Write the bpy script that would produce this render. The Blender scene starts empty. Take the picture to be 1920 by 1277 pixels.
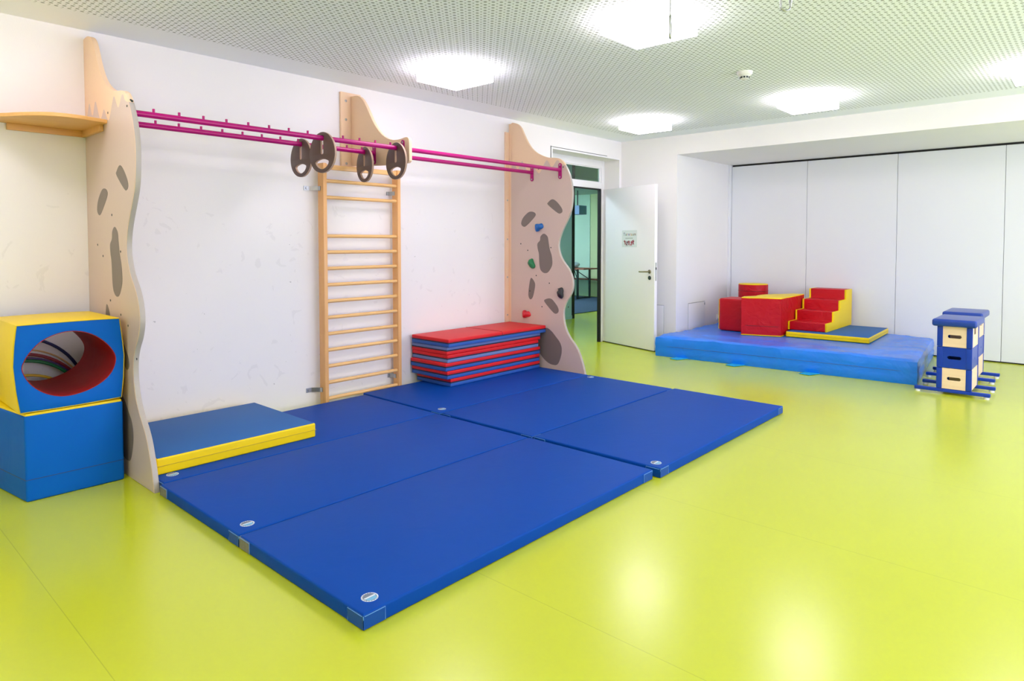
import bpy, bmesh, math, random
from mathutils import Vector, Matrix, noise
random.seed(4)
SC = bpy.context.scene
COL = SC.collection
PI = math.pi
XW = -4.92          # left wall plane
YB = 7.70           # back wall plane
XR = 2.5            # right wall plane
YR = -3.4           # rear wall plane
ZC = 2.755          # ceiling

# ------------------------------------------------------------------ materials
def lin(c):
    c = c / 255.0
    return c / 12.92 if c <= 0.04045 else ((c + 0.055) / 1.055) ** 2.4
def rgb(r, g, b):
    return (lin(r), lin(g), lin(b), 1.0)

class N:
    """small node-tree writer"""
    def __init__(self, name):
        self.m = bpy.data.materials.new(name)
        self.m.use_nodes = True
        self.t = self.m.node_tree
        self.bsdf = self.t.nodes['Principled BSDF']
    def n(self, kind, **kw):
        nd = self.t.nodes.new(kind)
        for k, v in kw.items():
            setattr(nd, k, v)
        return nd
    def link(self, a, b):
        self.t.links.new(a, b)
    def math(self, op, a, b=None, c=None):
        nd = self.n('ShaderNodeMath', operation=op)
        for i, v in enumerate((a, b, c)):
            if v is None: continue
            if isinstance(v, (int, float)): nd.inputs[i].default_value = v
            else: self.link(v, nd.inputs[i])
        return nd.outputs[0]
    def coord(self):
        return self.n('ShaderNodeTexCoord').outputs['Object']
    def noise(self, scale, detail=2.0, vec=None, dist=0.0):
        nd = self.n('ShaderNodeTexNoise')
        nd.inputs['Scale'].default_value = scale
        nd.inputs['Detail'].default_value = detail
        nd.inputs['Distortion'].default_value = dist
        self.link(vec if vec is not None else self.coord(), nd.inputs['Vector'])
        return nd.outputs['Fac']
    def mixc(self, fac, a, b):
        nd = self.n('ShaderNodeMix', data_type='RGBA')
        for i, v in ((0, fac), (6, a), (7, b)):
            if isinstance(v, (int, float)): nd.inputs[i].default_value = v
            elif isinstance(v, tuple): nd.inputs[i].default_value = v
            else: self.link(v, nd.inputs[i])
        return nd.outputs[2]
    def bump(self, h, strength, dist):
        nd = self.n('ShaderNodeBump')
        nd.inputs['Strength'].default_value = strength
        nd.inputs['Distance'].default_value = dist
        self.link(h, nd.inputs['Height'])
        self.link(nd.outputs[0], self.bsdf.inputs['Normal'])

def mat(name, col, rough=0.5, spec=0.5, vary=0.06, nscale=8.0, bump=0.0, bscale=200.0, bdist=0.001,
        metal=0.0, coat=0.0, stretch=None):
    w = N(name)
    b = w.bsdf
    c2 = tuple(max(0, x * (1 - vary)) for x in col[:3]) + (1.0,)
    c1 = tuple(min(1, x * (1 + vary)) for x in col[:3]) + (1.0,)
    vec = w.coord()
    if stretch:
        mp = w.n('ShaderNodeMapping'); mp.inputs['Scale'].default_value = stretch
        w.link(vec, mp.inputs['Vector']); vec = mp.outputs[0]
    w.link(w.mixc(w.noise(nscale, 3, vec), c2, c1), b.inputs['Base Color'])
    b.inputs['Roughness'].default_value = rough
    b.inputs['Specular IOR Level'].default_value = spec
    b.inputs['Metallic'].default_value = metal
    b.inputs['Coat Weight'].default_value = coat
    b.inputs['Coat Roughness'].default_value = 0.15
    if bump > 0:
        w.bump(w.noise(bscale, 2, vec), bump, bdist)
    return w.m

def emis(name, col, strength):
    w = N(name)
    w.bsdf.inputs['Base Color'].default_value = (0.9, 0.9, 0.9, 1)
    w.bsdf.inputs['Emission Color'].default_value = col
    w.bsdf.inputs['Emission Strength'].default_value = strength
    return w.m

def floor_mat():
    w = N('lime_linoleum')
    co = w.coord()
    sep = w.n('ShaderNodeSeparateXYZ'); w.link(co, sep.inputs[0])
    big = w.noise(0.8, 3, co)
    fine = w.noise(60.0, 4, co)
    base = w.mixc(big, rgb(190, 202, 22), rgb(198, 210, 30))
    base = w.mixc(w.math('MULTIPLY', fine, 0.30), base, rgb(182, 192, 22))
    fr = w.math('FRACT', w.math('DIVIDE', w.math('SUBTRACT', sep.outputs[1], 0.6585), 1.247))
    d = w.math('MINIMUM', fr, w.math('SUBTRACT', 1.0, fr))
    seam = w.math('LESS_THAN', d, 0.0012)
    base = w.mixc(w.math('MULTIPLY', seam, 0.35), base, rgb(120, 125, 20))
    w.link(base, w.bsdf.inputs['Base Color'])
    w.link(w.math('ADD', 0.185, w.math('MULTIPLY', w.noise(1.6, 4, co), 0.10)), w.bsdf.inputs['Roughness'])
    w.bsdf.inputs['Specular IOR Level'].default_value = 0.95
    w.bump(w.noise(2.2, 2, co), 0.05, 0.02)
    return w.m

def ceiling_mat():
    w = N('perforated_ceiling')
    co = w.coord()
    sep = w.n('ShaderNodeSeparateXYZ'); w.link(co, sep.inputs[0])
    P = 0.0325
    u = w.math('DIVIDE', sep.outputs[0], P); v = w.math('DIVIDE', sep.outputs[1], P)
    fu = w.math('SUBTRACT', w.math('FRACT', u), 0.5); fv = w.math('SUBTRACT', w.math('FRACT', v), 0.5)
    d = w.math('SQRT', w.math('ADD', w.math('MULTIPLY', fu, fu), w.math('MULTIPLY', fv, fv)))
    par = w.math('ABSOLUTE', w.math('MODULO', w.math('ADD', w.math('FLOOR', u), w.math('FLOOR', v)), 2.0))
    r = w.math('ADD', 0.185, w.math('MULTIPLY', par, 0.125))
    hole = w.math('LESS_THAN', d, r)
    for c, lo, hi in ((0, XW + 0.36, XR - 0.3), (1, YR + 0.3, YB - 0.33)):
        hole = w.math('MULTIPLY', hole, w.math('GREATER_THAN', sep.outputs[c], lo))
        hole = w.math('MULTIPLY', hole, w.math('LESS_THAN', sep.outputs[c], hi))
    w.link(w.mixc(hole, rgb(244, 249, 255), rgb(164, 172, 172)), w.bsdf.inputs['Base Color'])
    w.bsdf.inputs['Roughness'].default_value = 0.85
    w.bsdf.inputs['Specular IOR Level'].default_value = 0.2
    return w.m

def plaster_mat(name, col, scuff=0.0):
    w = N(name)
    co = w.coord()
    c2 = tuple(x * 0.96 for x in col[:3]) + (1,)
    base = w.mixc(w.noise(1.5, 4, co), c2, col)
    if scuff:
        sep = w.n('ShaderNodeSeparateXYZ'); w.link(co, sep.inputs[0])
        sp = w.noise(26.0, 2, co)
        spot = w.math('GREATER_THAN', sp, 0.775)
        low = w.math('LESS_THAN', sep.outputs[2], 1.7)
        base = w.mixc(w.math('MULTIPLY', w.math('MULTIPLY', spot, low), scuff), base, rgb(125, 125, 125))
        sm = w.noise(7.0, 5, co, 1.5)
        smear = w.math('MULTIPLY', w.math('GREATER_THAN', sm, 0.66), w.math('MULTIPLY', low, 0.10))
        base = w.mixc(smear, base, rgb(165, 165, 165))
    w.link(base, w.bsdf.inputs['Base Color'])
    w.bsdf.inputs['Roughness'].default_value = 0.8
    w.bsdf.inputs['Specular IOR Level'].default_value = 0.25
    w.bump(w.noise(180.0, 3, co), 0.25, 0.0015)
    return w.m

def wood_mat(name, a, b, axis=2, rough=0.45, scale=6.0):
    w = N(name)
    co = w.coord()
    mp = w.n('ShaderNodeMapping')
    s = [scale * 8, scale * 8, scale * 8]; s[axis] = scale * 0.5
    mp.inputs['Scale'].default_value = s
    w.link(co, mp.inputs['Vector'])
    w.link(w.mixc(w.noise(1.0, 4, mp.outputs[0], 0.6), a, b), w.bsdf.inputs['Base Color'])
    w.bsdf.inputs['Roughness'].default_value = rough
    return w.m

def vinyl_mat(name, col, rough=0.38, wr=0.35, wscale=9.0, wdist=0.012, spec=0.3):
    """coated tarpaulin: fine grain plus soft creases"""
    w = N(name)
    co = w.coord()
    c2 = tuple(x * 0.93 for x in col[:3]) + (1,)
    w.link(w.mixc(w.noise(5.0, 3, co), c2, col), w.bsdf.inputs['Base Color'])
    w.bsdf.inputs['Roughness'].default_value = rough
    w.bsdf.inputs['Specular IOR Level'].default_value = spec
    h = w.math('ADD', w.noise(wscale, 3, co, 1.2), w.math('MULTIPLY', w.noise(350.0, 2, co), 0.05))
    w.bump(h, wr, wdist)
    return w.m

M = {}
M['floor'] = floor_mat()
M['ceiling'] = ceiling_mat()
M['wall'] = plaster_mat('white_plaster', rgb(240, 238, 237), 0.45)
M['wall2'] = plaster_mat('clean_white_plaster', rgb(241, 240, 238))
M['board'] = mat('white_laminate', rgb(232, 235, 239), 0.35, vary=0.015, nscale=1.2)
M['doorleaf'] = mat('white_door_laminate', rgb(246, 244, 248), 0.4, vary=0.02, nscale=1.5)
M['paint_white'] = mat('white_lacquer', rgb(238, 238, 240), 0.3, vary=0.01)
M['black'] = mat('black_gap', rgb(14, 15, 15), 0.6, vary=0.1)
M['mdf'] = mat('raw_fibreboard', rgb(238, 206, 170), 0.6, vary=0.03, nscale=90, bump=0.05)
M['mdf_edge'] = mat('routed_board_edge', rgb(176, 168, 160), 0.35, vary=0.03, nscale=60)
M['rock'] = mat('grey_brown_rock_paint', rgb(208, 188, 174), 0.42, vary=0.035, nscale=140, bump=0.03)
M['spot'] = mat('dark_stone_paint', rgb(124, 113, 104), 0.45, vary=0.04, nscale=120)
M['magenta'] = mat('magenta_powder_coat', rgb(176, 6, 112), 0.28, vary=0.04, spec=0.35, coat=0.1)
M['discbrown'] = mat('brown_film_plywood', rgb(92, 72, 64), 0.4, vary=0.12, nscale=240)
M['discedge'] = mat('pale_plywood_edge', rgb(176, 146, 124), 0.5, vary=0.1, nscale=60)
M['beech'] = wood_mat('lacquered_beech', rgb(240, 188, 122), rgb(222, 164, 100), 2, 0.35)
M['beech_y'] = wood_mat('lacquered_beech_rung', rgb(244, 200, 132), rgb(226, 176, 110), 1, 0.33)
M['shelfwood'] = wood_mat('honey_shelf_board', rgb(232, 184, 112), rgb(212, 158, 90), 1, 0.4)
M['birch'] = wood_mat('pale_birch_plywood', rgb(248, 222, 190), rgb(234, 202, 166), 0, 0.45)
M['birchx'] = wood_mat('pale_birch_plywood_side', rgb(238, 226, 204), rgb(226, 208, 178), 1, 0.45)
M['steel'] = mat('galvanised_steel', rgb(176, 180, 180), 0.32, vary=0.1, nscale=60, metal=0.9)
M['brass'] = mat('dull_nickel', rgb(150, 142, 118), 0.3, vary=0.1, metal=0.9)
M['matblue'] = vinyl_mat('gym_mat_blue', rgb(0, 70, 164), 0.5, 0.10, 7.0, 0.01, 0.10)
M['patch'] = vinyl_mat('gym_mat_corner_blue', rgb(0, 72, 158), 0.4, 0.1, 20.0, 0.004, 0.25)
M['patchgrey'] = mat('worn_grey_velcro', rgb(120, 118, 104), 0.7, vary=0.3, nscale=60)
M['stitch'] = mat('pale_blue_piping', rgb(96, 156, 224), 0.5, vary=0.1)
M['badge_white'] = mat('badge_print_white', rgb(214, 224, 236), 0.5, vary=0.05)
M['badge_grey'] = mat('badge_print_grey', rgb(108, 118, 138), 0.5, vary=0.05)
M['badge_blue'] = mat('badge_print_light_blue', rgb(110, 176, 214), 0.5, vary=0.05)
M['royal'] = vinyl_mat('cube_blue', rgb(0, 98, 196), 0.5, 0.18, 6.0, 0.015, 0.12)
M['royalside'] = M['royal']
M['yellow'] = vinyl_mat('tarpaulin_yellow', rgb(250, 216, 0), 0.42, 0.12, 7.0, 0.012)
M['red_in'] = vinyl_mat('tunnel_lining_red', rgb(160, 20, 22), 0.5, 0.15, 7.0, 0.012)
M['bluegrey'] = vinyl_mat('antislip_blue', rgb(26, 98, 170), 0.6, 0.05, 7.0, 0.01, 0.35)
M['stackred'] = vinyl_mat('folding_mat_red', rgb(222, 30, 38), 0.45, 0.10, 10.0, 0.008)
M['stackblue'] = vinyl_mat('folding_mat_blue', rgb(44, 92, 172), 0.48, 0.10, 10.0, 0.008)
M['stackblue2'] = vinyl_mat('folding_mat_faded_blue', rgb(112, 132, 184), 0.45, 0.10, 10.0, 0.008)
M['zip'] = mat('dark_zip', rgb(30, 32, 60), 0.6, vary=0.1)
M['sky_mat'] = vinyl_mat('crash_mat_blue', rgb(0, 126, 248), 0.2, 0.6, 3.2, 0.03, 0.5)
M['foamred'] = vinyl_mat('foam_block_red', rgb(196, 6, 28), 0.42, 0.55, 7.5, 0.02)
M['vaultblue'] = mat('royal_blue_lacquer', rgb(0, 56, 168), 0.35, spec=0.35, vary=0.05, coat=0.1)
M['vaultpad'] = vinyl_mat('vault_pad_blue', rgb(0, 58, 156), 0.32, 0.08, 8.0, 0.006, 0.5)
M['rubber'] = mat('white_rubber', rgb(232, 236, 238), 0.5)
M['plastic'] = mat('white_plastic', rgb(236, 236, 230), 0.4, vary=0.01)
M['teal'] = plaster_mat('teal_grey_wall', rgb(184, 214, 226))
M['mint'] = plaster_mat('mint_wall', rgb(214, 244, 226))
M['limewall'] = plaster_mat('pale_lime_wall', rgb(220, 232, 184))
M['greyceil'] = plaster_mat('grey_green_ceiling', rgb(170, 190, 180))
M['carpet'] = mat('blue_grey_carpet', rgb(78, 96, 122), 0.95, 0.1, vary=0.2, nscale=40, bump=0.4, bscale=300)
M['tabletop'] = mat('dark_red_tabletop', rgb(150, 84, 66), 0.5)
M['darkmetal'] = mat('dark_green_steel', rgb(34, 52, 50), 0.5)
M['orange'] = mat('orange_card', rgb(246, 104, 54), 0.6, vary=0.02)
M['bagwhite'] = mat('pale_plastic_bag', rgb(190, 208, 226), 0.35, vary=0.2, nscale=20)
M['bagdark'] = mat('dark_backpack_fabric', rgb(32, 40, 62), 0.8, vary=0.3, nscale=14)
M['lamp'] = emis('lamp_diffuser', (1.0, 0.88, 0.99, 1), 11.6)
M['lamp_far'] = emis('corridor_lamp_diffuser', (0.80, 0.95, 1.1, 1), 36.0)
M['paper'] = mat('laminated_paper', rgb(226, 230, 228), 0.25, vary=0.01)
def glass_mat():
    w = N('transom_glass')
    b = w.bsdf
    b.inputs['Base Color'].default_value = rgb(196, 222, 206)
    b.inputs['Transmission Weight'].default_value = 1.0
    b.inputs['Roughness'].default_value = 0.02
    b.inputs['IOR'].default_value = 1.45
    return w.m
M['glass'] = glass_mat()
HC = {}
for k, c in {'navy': (24, 32, 84), 'redwood': (140, 36, 44), 'beechw': (214, 176, 120), 'green': (12, 120, 62), 'sun': (222, 190, 30), 'violet': (74, 52, 112)}.items():
    HC[k] = mat('hoop_' + k, rgb(*c), 0.35)
for k, c in {'holdblue': (24, 104, 178), 'holdgreen': (28, 122, 72), 'holdblack': (46, 46, 50), 'holdred': (204, 32, 48)}.items():
    HC[k] = mat('climbing_' + k, rgb(*c), 0.4, vary=0.08, nscale=30, bump=0.3, bscale=90)

# ------------------------------------------------------------------ mesh helpers
def bm_box(bm, lo, hi, bevel=0.0, seg=2):
    b2 = bmesh.new()
    bmesh.ops.create_cube(b2, size=1)
    for v in b2.verts:
        v.co = Vector([(lo[i] + hi[i]) / 2 + v.co[i] * (hi[i] - lo[i]) for i in range(3)])
    if bevel > 0:
        bmesh.ops.bevel(b2, geom=b2.edges[:] , offset=bevel, segments=seg, profile=0.6, affect='EDGES')
    merge(bm, b2)
def merge(bm, b2, mtx=None):
    if mtx is not None:
        b2.transform(mtx)
    me = bpy.data.meshes.new('tmp')
    b2.to_mesh(me); b2.free()
    bm.from_mesh(me)
    bpy.data.meshes.remove(me)
def bm_poly(bm, pts, z0, z1, bevel=0.0, seg=2, mtx=None, top_only=False):
    """extrude a simple outline (x,y) from z0 to z1"""
    b2 = bmesh.new()
    vs = [b2.verts.new((p[0], p[1], z0)) for p in pts]
    f = b2.faces.new(vs)
    r = bmesh.ops.extrude_face_region(b2, geom=[f])
    for e in r['geom']:
        if isinstance(e, bmesh.types.BMVert): e.co.z = z1
    bmesh.ops.recalc_face_normals(b2, faces=b2.faces)
    if bevel > 0:
        ed = [e for e in b2.edges if abs(e.verts[0].co.z - e.verts[1].co.z) < 1e-6] if top_only else b2.edges[:]
        bmesh.ops.bevel(b2, geom=ed, offset=bevel, segments=seg, profile=0.6, affect='EDGES')
    merge(bm, b2, mtx)
def bm_tube(bm, pts, r, n=12, closed=False, caps=True):
    pts = [Vector(p) for p in pts]
    rings = []
    L = len(pts)
    up = Vector((0, 0, 1))
    for i, p in enumerate(pts):
        if closed: t = pts[(i + 1) % L] - pts[i - 1]
        else: t = pts[min(i + 1, L - 1)] - pts[max(i - 1, 0)]
        t.normalize()
        a = up if abs(t.dot(up)) < 0.95 else Vector((1, 0, 0))
        s = t.cross(a).normalized(); q = s.cross(t)
        rr = r[i] if isinstance(r, (list, tuple)) else r
        rings.append([bm.verts.new(p + s * math.cos(2 * PI * k / n) * rr + q * math.sin(2 * PI * k / n) * rr) for k in range(n)])
    for i in range(L if closed else L - 1):
        a, b = rings[i], rings[(i + 1) % L]
        for k in range(n):
            bm.faces.new((a[k], b[k], b[(k + 1) % n], a[(k + 1) % n]))
    if caps and not closed:
        bm.faces.new(rings[0]); bm.faces.new(rings[-1][::-1])
    bmesh.ops.recalc_face_normals(bm, faces=bm.faces)
def bm_lathe(bm, prof, n=32, mtx=None):
    """prof: list of (r, z)"""
    b2 = bmesh.new()
    rings = []
    for r, z in prof:
        if r < 1e-6: rings.append([b2.verts.new((0, 0, z))])
        else: rings.append([b2.verts.new((r * math.cos(2 * PI * k / n), r * math.sin(2 * PI * k / n), z)) for k in range(n)])
    for a, b in zip(rings, rings[1:]):
        for k in range(n):
            k2 = (k + 1) % n
            if len(a) == 1 and len(b) == 1: continue
            if len(a) == 1: b2.faces.new((a[0], b[k], b[k2]))
            elif len(b) == 1: b2.faces.new((a[k], b[0], a[k2]))
            else: b2.faces.new((a[k], b[k], b[k2], a[k2]))
    bmesh.ops.recalc_face_normals(b2, faces=b2.faces)
    merge(bm, b2, mtx)
def spline(pts, closed=True, k=4):
    out = []
    L = len(pts)
    rng = L if closed else L - 1
    for i in range(rng):
        if closed: p0, p1, p2, p3 = (Vector(pts[(i + j - 1) % L]) for j in range(4))
        else: p0, p1, p2, p3 = (Vector(pts[min(max(i + j - 1, 0), L - 1)]) for j in range(4))
        for s in range(k):
            t = s / k
            out.append(0.5 * ((2 * p1) + (p2 - p0) * t + (2 * p0 - 5 * p1 + 4 * p2 - p3) * t * t + (3 * p1 - p0 - 3 * p2 + p3) * t ** 3))
    if not closed: out.append(Vector(pts[-1]))
    return [(v.x, v.y) for v in out]
def plate_mesh(outlines, thick, bevel=0.0, res=1):
    """flat board with holes: first outline is the rim, the rest holes; centred on z"""
    cu = bpy.data.curves.new('tmpc', 'CURVE'); cu.dimensions = '2D'; cu.fill_mode = 'BOTH'
    cu.extrude = max(thick / 2 - bevel, 0.00005); cu.bevel_depth = bevel; cu.bevel_resolution = res
    cu.offset = -bevel
    for o in outlines:
        sp = cu.splines.new('POLY'); sp.points.add(len(o) - 1)
        for p, q in zip(sp.points, o): p.co = (q[0], q[1], 0, 1)
        sp.use_cyclic_u = True
    ob = bpy.data.objects.new('tmpo', cu); COL.objects.link(ob)
    dg = bpy.context.evaluated_depsgraph_get()
    me = bpy.data.meshes.new_from_object(ob.evaluated_get(dg))
    bpy.data.objects.remove(ob); bpy.data.curves.remove(cu)
    bm = bmesh.new(); bm.from_mesh(me); bpy.data.meshes.remove(me)
    bmesh.ops.remove_doubles(bm, verts=bm.verts, dist=1e-5)
    bmesh.ops.recalc_face_normals(bm, faces=bm.faces)
    return bm
def text_mesh(s, size, thick):
    cu = bpy.data.curves.new('tmpt', 'FONT'); cu.body = s; cu.size = size; cu.extrude = thick / 2
    ob = bpy.data.objects.new('tmpo', cu); COL.objects.link(ob)
    dg = bpy.context.evaluated_depsgraph_get()
    me = bpy.data.meshes.new_from_object(ob.evaluated_get(dg))
    bpy.data.objects.remove(ob); bpy.data.curves.remove(cu)
    bm = bmesh.new(); bm.from_mesh(me); bpy.data.meshes.remove(me)
    return bm
# plane axes: local (x,y,z) -> world.  XZ: board lies in the X-Z plane, thickness along Y
XZ = Matrix(((1, 0, 0, 0), (0, 0, -1, 0), (0, 1, 0, 0), (0, 0, 0, 1)))      # local z -> -Y (towards the camera)
YZ = Matrix(((0, 0, 1, 0), (1, 0, 0, 0), (0, 1, 0, 0), (0, 0, 0, 1)))       # local x->Y, y->Z, z->X

def obj(name, bm, m, parent=None, world=True, smooth=None, mats=None):
    """link a bmesh as one object; coordinates are world when world=True, then made relative to the parent"""
    if world and parent is not None:
        off = Vector(parent.location)
        if parent.parent is not None: off = off + Vector(parent.parent.location)
        bmesh.ops.translate(bm, verts=bm.verts, vec=-off)
    me = bpy.data.meshes.new(name)
    bm.to_mesh(me); bm.free()
    for mm in (mats or [m]): me.materials.append(mm)
    if smooth is not None:
        me.shade_smooth()
        me.set_sharp_from_angle(angle=math.radians(smooth))
    o = bpy.data.objects.new(name, me); COL.objects.link(o)
    if parent is not None: o.parent = parent
    return o
def tag(o, label=None, cat=None, group=None, kind=None):
    if label: o['label'] = label
    if cat: o['category'] = cat
    if group: o['group'] = group
    if kind: o['kind'] = kind
    return o
def thing(name, label, cat, loc=(0, 0, 0), rz=0.0, group=None, kind=None):
    o = bpy.data.objects.new(name, None); COL.objects.link(o)
    o.empty_display_size = 0.1
    o.location = loc; o.rotation_euler = (0, 0, rz)
    return tag(o, label, cat, group, kind)
def dup(root, loc, rz=0.0, label=None):
    def cp(o, par):
        c = o.copy(); COL.objects.link(c)
        if par is not None: c.parent = par
        for ch in list(o.children): cp(ch, c)
        return c
    r = cp(root, None); r.location = loc; r.rotation_euler = (0, 0, rz)
    if label: r['label'] = label
    return r
def box(name, lo, hi, m, parent=None, bevel=0.0, world=True, seg=2):
    bm = bmesh.new(); bm_box(bm, lo, hi, bevel, seg)
    return obj(name, bm, m, parent, world, 40 if bevel else None)
def struct(name, boxes, m, label, cat, bevel=0.0):
    bm = bmesh.new()
    for lo, hi in boxes: bm_box(bm, lo, hi, bevel)
    o = obj(name, bm, m)
    return tag(o, label, cat, kind='structure')

# ------------------------------------------------------------------ camera
cam_d = bpy.data.cameras.new('camera'); cam = bpy.data.objects.new('camera', cam_d); COL.objects.link(cam)
F = 1227.178; PY = 499.94; yaw, pitch, roll = 0.733308423, -0.0362205544, -0.000591570942
cam_d.sensor_fit = 'HORIZONTAL'; cam_d.sensor_width = 36.0; cam_d.lens = F / 1920 * 36.0
cam_d.shift_y = -(1277 / 2 - PY) / 1920
cam_d.clip_start = 0.05; cam_d.clip_end = 100
fw = Vector((-math.sin(yaw) * math.cos(pitch), math.cos(yaw) * math.cos(pitch), math.sin(pitch)))
rt = Vector((math.cos(yaw), math.sin(yaw), 0)); up = rt.cross(fw)
r2 = math.cos(roll) * rt + math.sin(roll) * up; u2 = -math.sin(roll) * rt + math.cos(roll) * up
cam.matrix_world = Matrix(((r2.x, u2.x, -fw.x, 0), (r2.y, u2.y, -fw.y, 0), (r2.z, u2.z, -fw.z, 1.38), (0, 0, 0, 1)))
SC.camera = cam

# ------------------------------------------------------------------ setting
T = 0.24
struct('floor', [((-12.2, YR - 0.2, -0.1), (XR + 0.2, 14.1, 0.0))], M['floor'], 'glossy lime green linoleum floor with thin sheet seams', 'floor')
# left wall with doorway y 6.2..7.65, z..2.51
DY0, DY1, DZ = 6.18, 7.65, 2.51
struct('wall_left', [((XW - T, YR - 0.2, 0), (XW, DY0, ZC)), ((XW - T, DY0, DZ), (XW, DY1, ZC)), ((XW - T, DY1, 0), (XW, 9.6, ZC))],
       M['wall'], 'long white plastered wall behind the climbing panels and wall bars', 'wall')
XC = -4.08
struct('wall_back', [((XW, YB, 0), (XC, YB + 0.01, ZC)), ((XC, YB, 2.513), (XR, YB + 0.2, ZC)), ((XW, YB + 0.01, 0), (XC, 9.55, ZC))],
       M['wall2'], 'white back wall and beam framing the recess', 'wall')
struct('wall_right', [((XR, YR, 0), (XR + 0.2, 9.5, 0.15)), ((XR, YR, 2.45), (XR + 0.2, 9.5, ZC)), ((XR, YR, 0.15), (XR + 0.2, 1.2, 2.45)), ((XR, 2.85, 0.15), (XR + 0.2, 3.3, 2.45)), ((XR, 5.8, 0.15), (XR + 0.2, 6.25, 2.45)), ((XR, 8.75, 0.15), (XR + 0.2, 9.5, 2.45))],
       M['wall2'], 'white wall with three windows opposite the wall bars', 'wall')
struct('wall_rear', [((XW, YR - 0.2, 0), (XR + 0.2, YR, ZC))], M['wall2'], 'white wall behind the camera', 'wall')
for i, (y0, y1) in enumerate(((1.2, 2.85), (3.3, 5.8), (6.25, 8.75))):
    bm = bmesh.new(); x0, x1 = XR + 0.08, XR + 0.14
    for lo, hi in (((x0, y0, 0.15), (x1, y1, 0.21)), ((x0, y0, 2.39), (x1, y1, 2.45)), ((x0, y0, 0.21), (x1, y0 + 0.06, 2.39)),
                   ((x0, y1 - 0.06, 0.21), (x1, y1, 2.39)), ((x0, (y0 + y1) / 2 - 0.03, 0.21), (x1, (y0 + y1) / 2 + 0.03, 2.39))):
        bm_box(bm, lo, hi)
    o = obj('window_%d' % (i + 2), bm, M['paint_white'])
    tag(o, ('nearest', 'middle', 'farthest')[i] + ' white framed window in the wall opposite the wall bars', 'window', kind='structure')
    ld = bpy.data.lights.new('window_portal', 'AREA'); ld.shape = 'RECTANGLE'; ld.size = 2.3; ld.size_y = y1 - y0; ld.energy = 1
    ld.cycles.is_portal = True
    lo_ = bpy.data.objects.new('window_portal', ld); COL.objects.link(lo_)
    lo_.location = (XR + 0.2, (y0 + y1) / 2, 1.3); lo_.rotation_euler = (0, PI / 2, 0)
    tag(lo_, kind='helper')
struct('ceiling', [((XW - T, YR - 0.2, ZC), (XR + 0.2, 9.6, ZC + 0.12))], M['ceiling'], 'white perforated acoustic ceiling with a plain border', 'ceiling')
struct('ceiling_recess', [((XC, YB + 0.2, 2.513), (XR, 9.5, ZC))], M['wall2'], 'lowered ceiling over the recess in front of the folding wall', 'ceiling')
# folding partition
YF = 9.31
fp = thing('folding_partition', 'white folding partition wall of tall smooth panels closing the recess', 'partition', (-0.8, YF, 0))
box('head_track', (XC + 0.04, YF + 0.012, 2.48), (XR, YF + 0.06, 2.512), M['black'], fp)
box('sill_gap', (XC + 0.04, YF + 0.012, 0.0), (XR, YF + 0.06, 0.03), M['black'], fp)
xs = [-4.05, -2.992, -1.912, -0.832, 0.248, 1.328, 2.49]
for a, b in zip(xs, xs[1:]):
    box('wall_panel', (a + 0.002, YF, 0.014), (b - 0.002, YF + 0.05, 2.487), M['board'], fp, 0.0015, seg=1)
bm = bmesh.new(); bm_box(bm, (xs[0], YF + 0.03, 0.014), (xs[-1], YF + 0.05, 2.487)); obj('panel_seal', bm, M['black'], fp)
box('end_post', (XC, YF - 0.06, 0), (XC + 0.028, YF + 0.05, 2.512), M['board'], fp, 0.002)
tag(box('wall_recess', (XC, 9.5, 0), (XR, 9.6, ZC), M['wall2']), 'wall closing the recess behind the folding partition', 'wall', kind='structure')

# door frame, transom
FX = -5.16
trim = bmesh.new()
for lo, hi in (((FX - 0.06, DY0, 0), (FX, DY0 + 0.10, DZ)), ((FX - 0.06, 7.58, 0), (FX, DY1, DZ)),
               ((FX - 0.06, DY0 + 0.10, 2.125), (FX, 7.58, 2.208)), ((FX - 0.06, DY0 + 0.10, 2.415), (FX, 7.58, DZ))):
    bm_box(trim, lo, hi, 0.003)
o = obj('trim_1', trim, M['paint_white'], smooth=40); tag(o, 'white door frame set deep in the left wall', 'door frame', kind='structure')
seal = bmesh.new()
bm_box(seal, (FX - 0.05, DY0 + 0.10, 2.108), (FX - 0.005, 7.575, 2.125)); bm_box(seal, (FX - 0.05, 7.555, 0.0), (FX - 0.005, 7.58, 2.108))
obj('rubber_seal', seal, M['black'], o)
bm = bmesh.new()
for lo, hi in (((FX - 0.045, DY0 + 0.10, 2.208), (FX - 0.02, DY0 + 0.13, 2.415)), ((FX - 0.045, 7.555, 2.208), (FX - 0.02, 7.58, 2.415)),
               ((FX - 0.045, DY0 + 0.13, 2.208), (FX - 0.02, 7.555, 2.22)), ((FX - 0.045, DY0 + 0.13, 2.403), (FX - 0.02, 7.555, 2.415))):
    bm_box(bm, lo, hi)
o = obj('window_1', bm, M['paint_white']); tag(o, 'transom window above the doorway', 'window', kind='structure')
box('pane', (FX - 0.036, DY0 + 0.13, 2.22), (FX - 0.030, 7.555, 2.403), M['glass'], o)
# architrave lines round the opening
bm = bmesh.new()
bm_box(bm, (XW, DY0 - 0.02, 0), (XW + 0.006, DY0 + 0.004, DZ + 0.02)); bm_box(bm, (XW, DY0 + 0.004, DZ - 0.002), (XW + 0.006, DY1, DZ + 0.012))
o = obj('trim_2', bm, M['paint_white']); tag(o, 'slim white edge trim round the doorway opening', 'trim', kind='structure')
bm = bmesh.new(); bm_box(bm, (XW, DY0 - 0.03, 0), (XW + 0.003, DY0 - 0.02, DZ + 0.03)); bm_box(bm, (XW, DY0 - 0.02, DZ + 0.02), (XW + 0.003, DY1 - 0.3, DZ + 0.026))
obj('shadow_joint', bm, M['darkmetal'], o)

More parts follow.
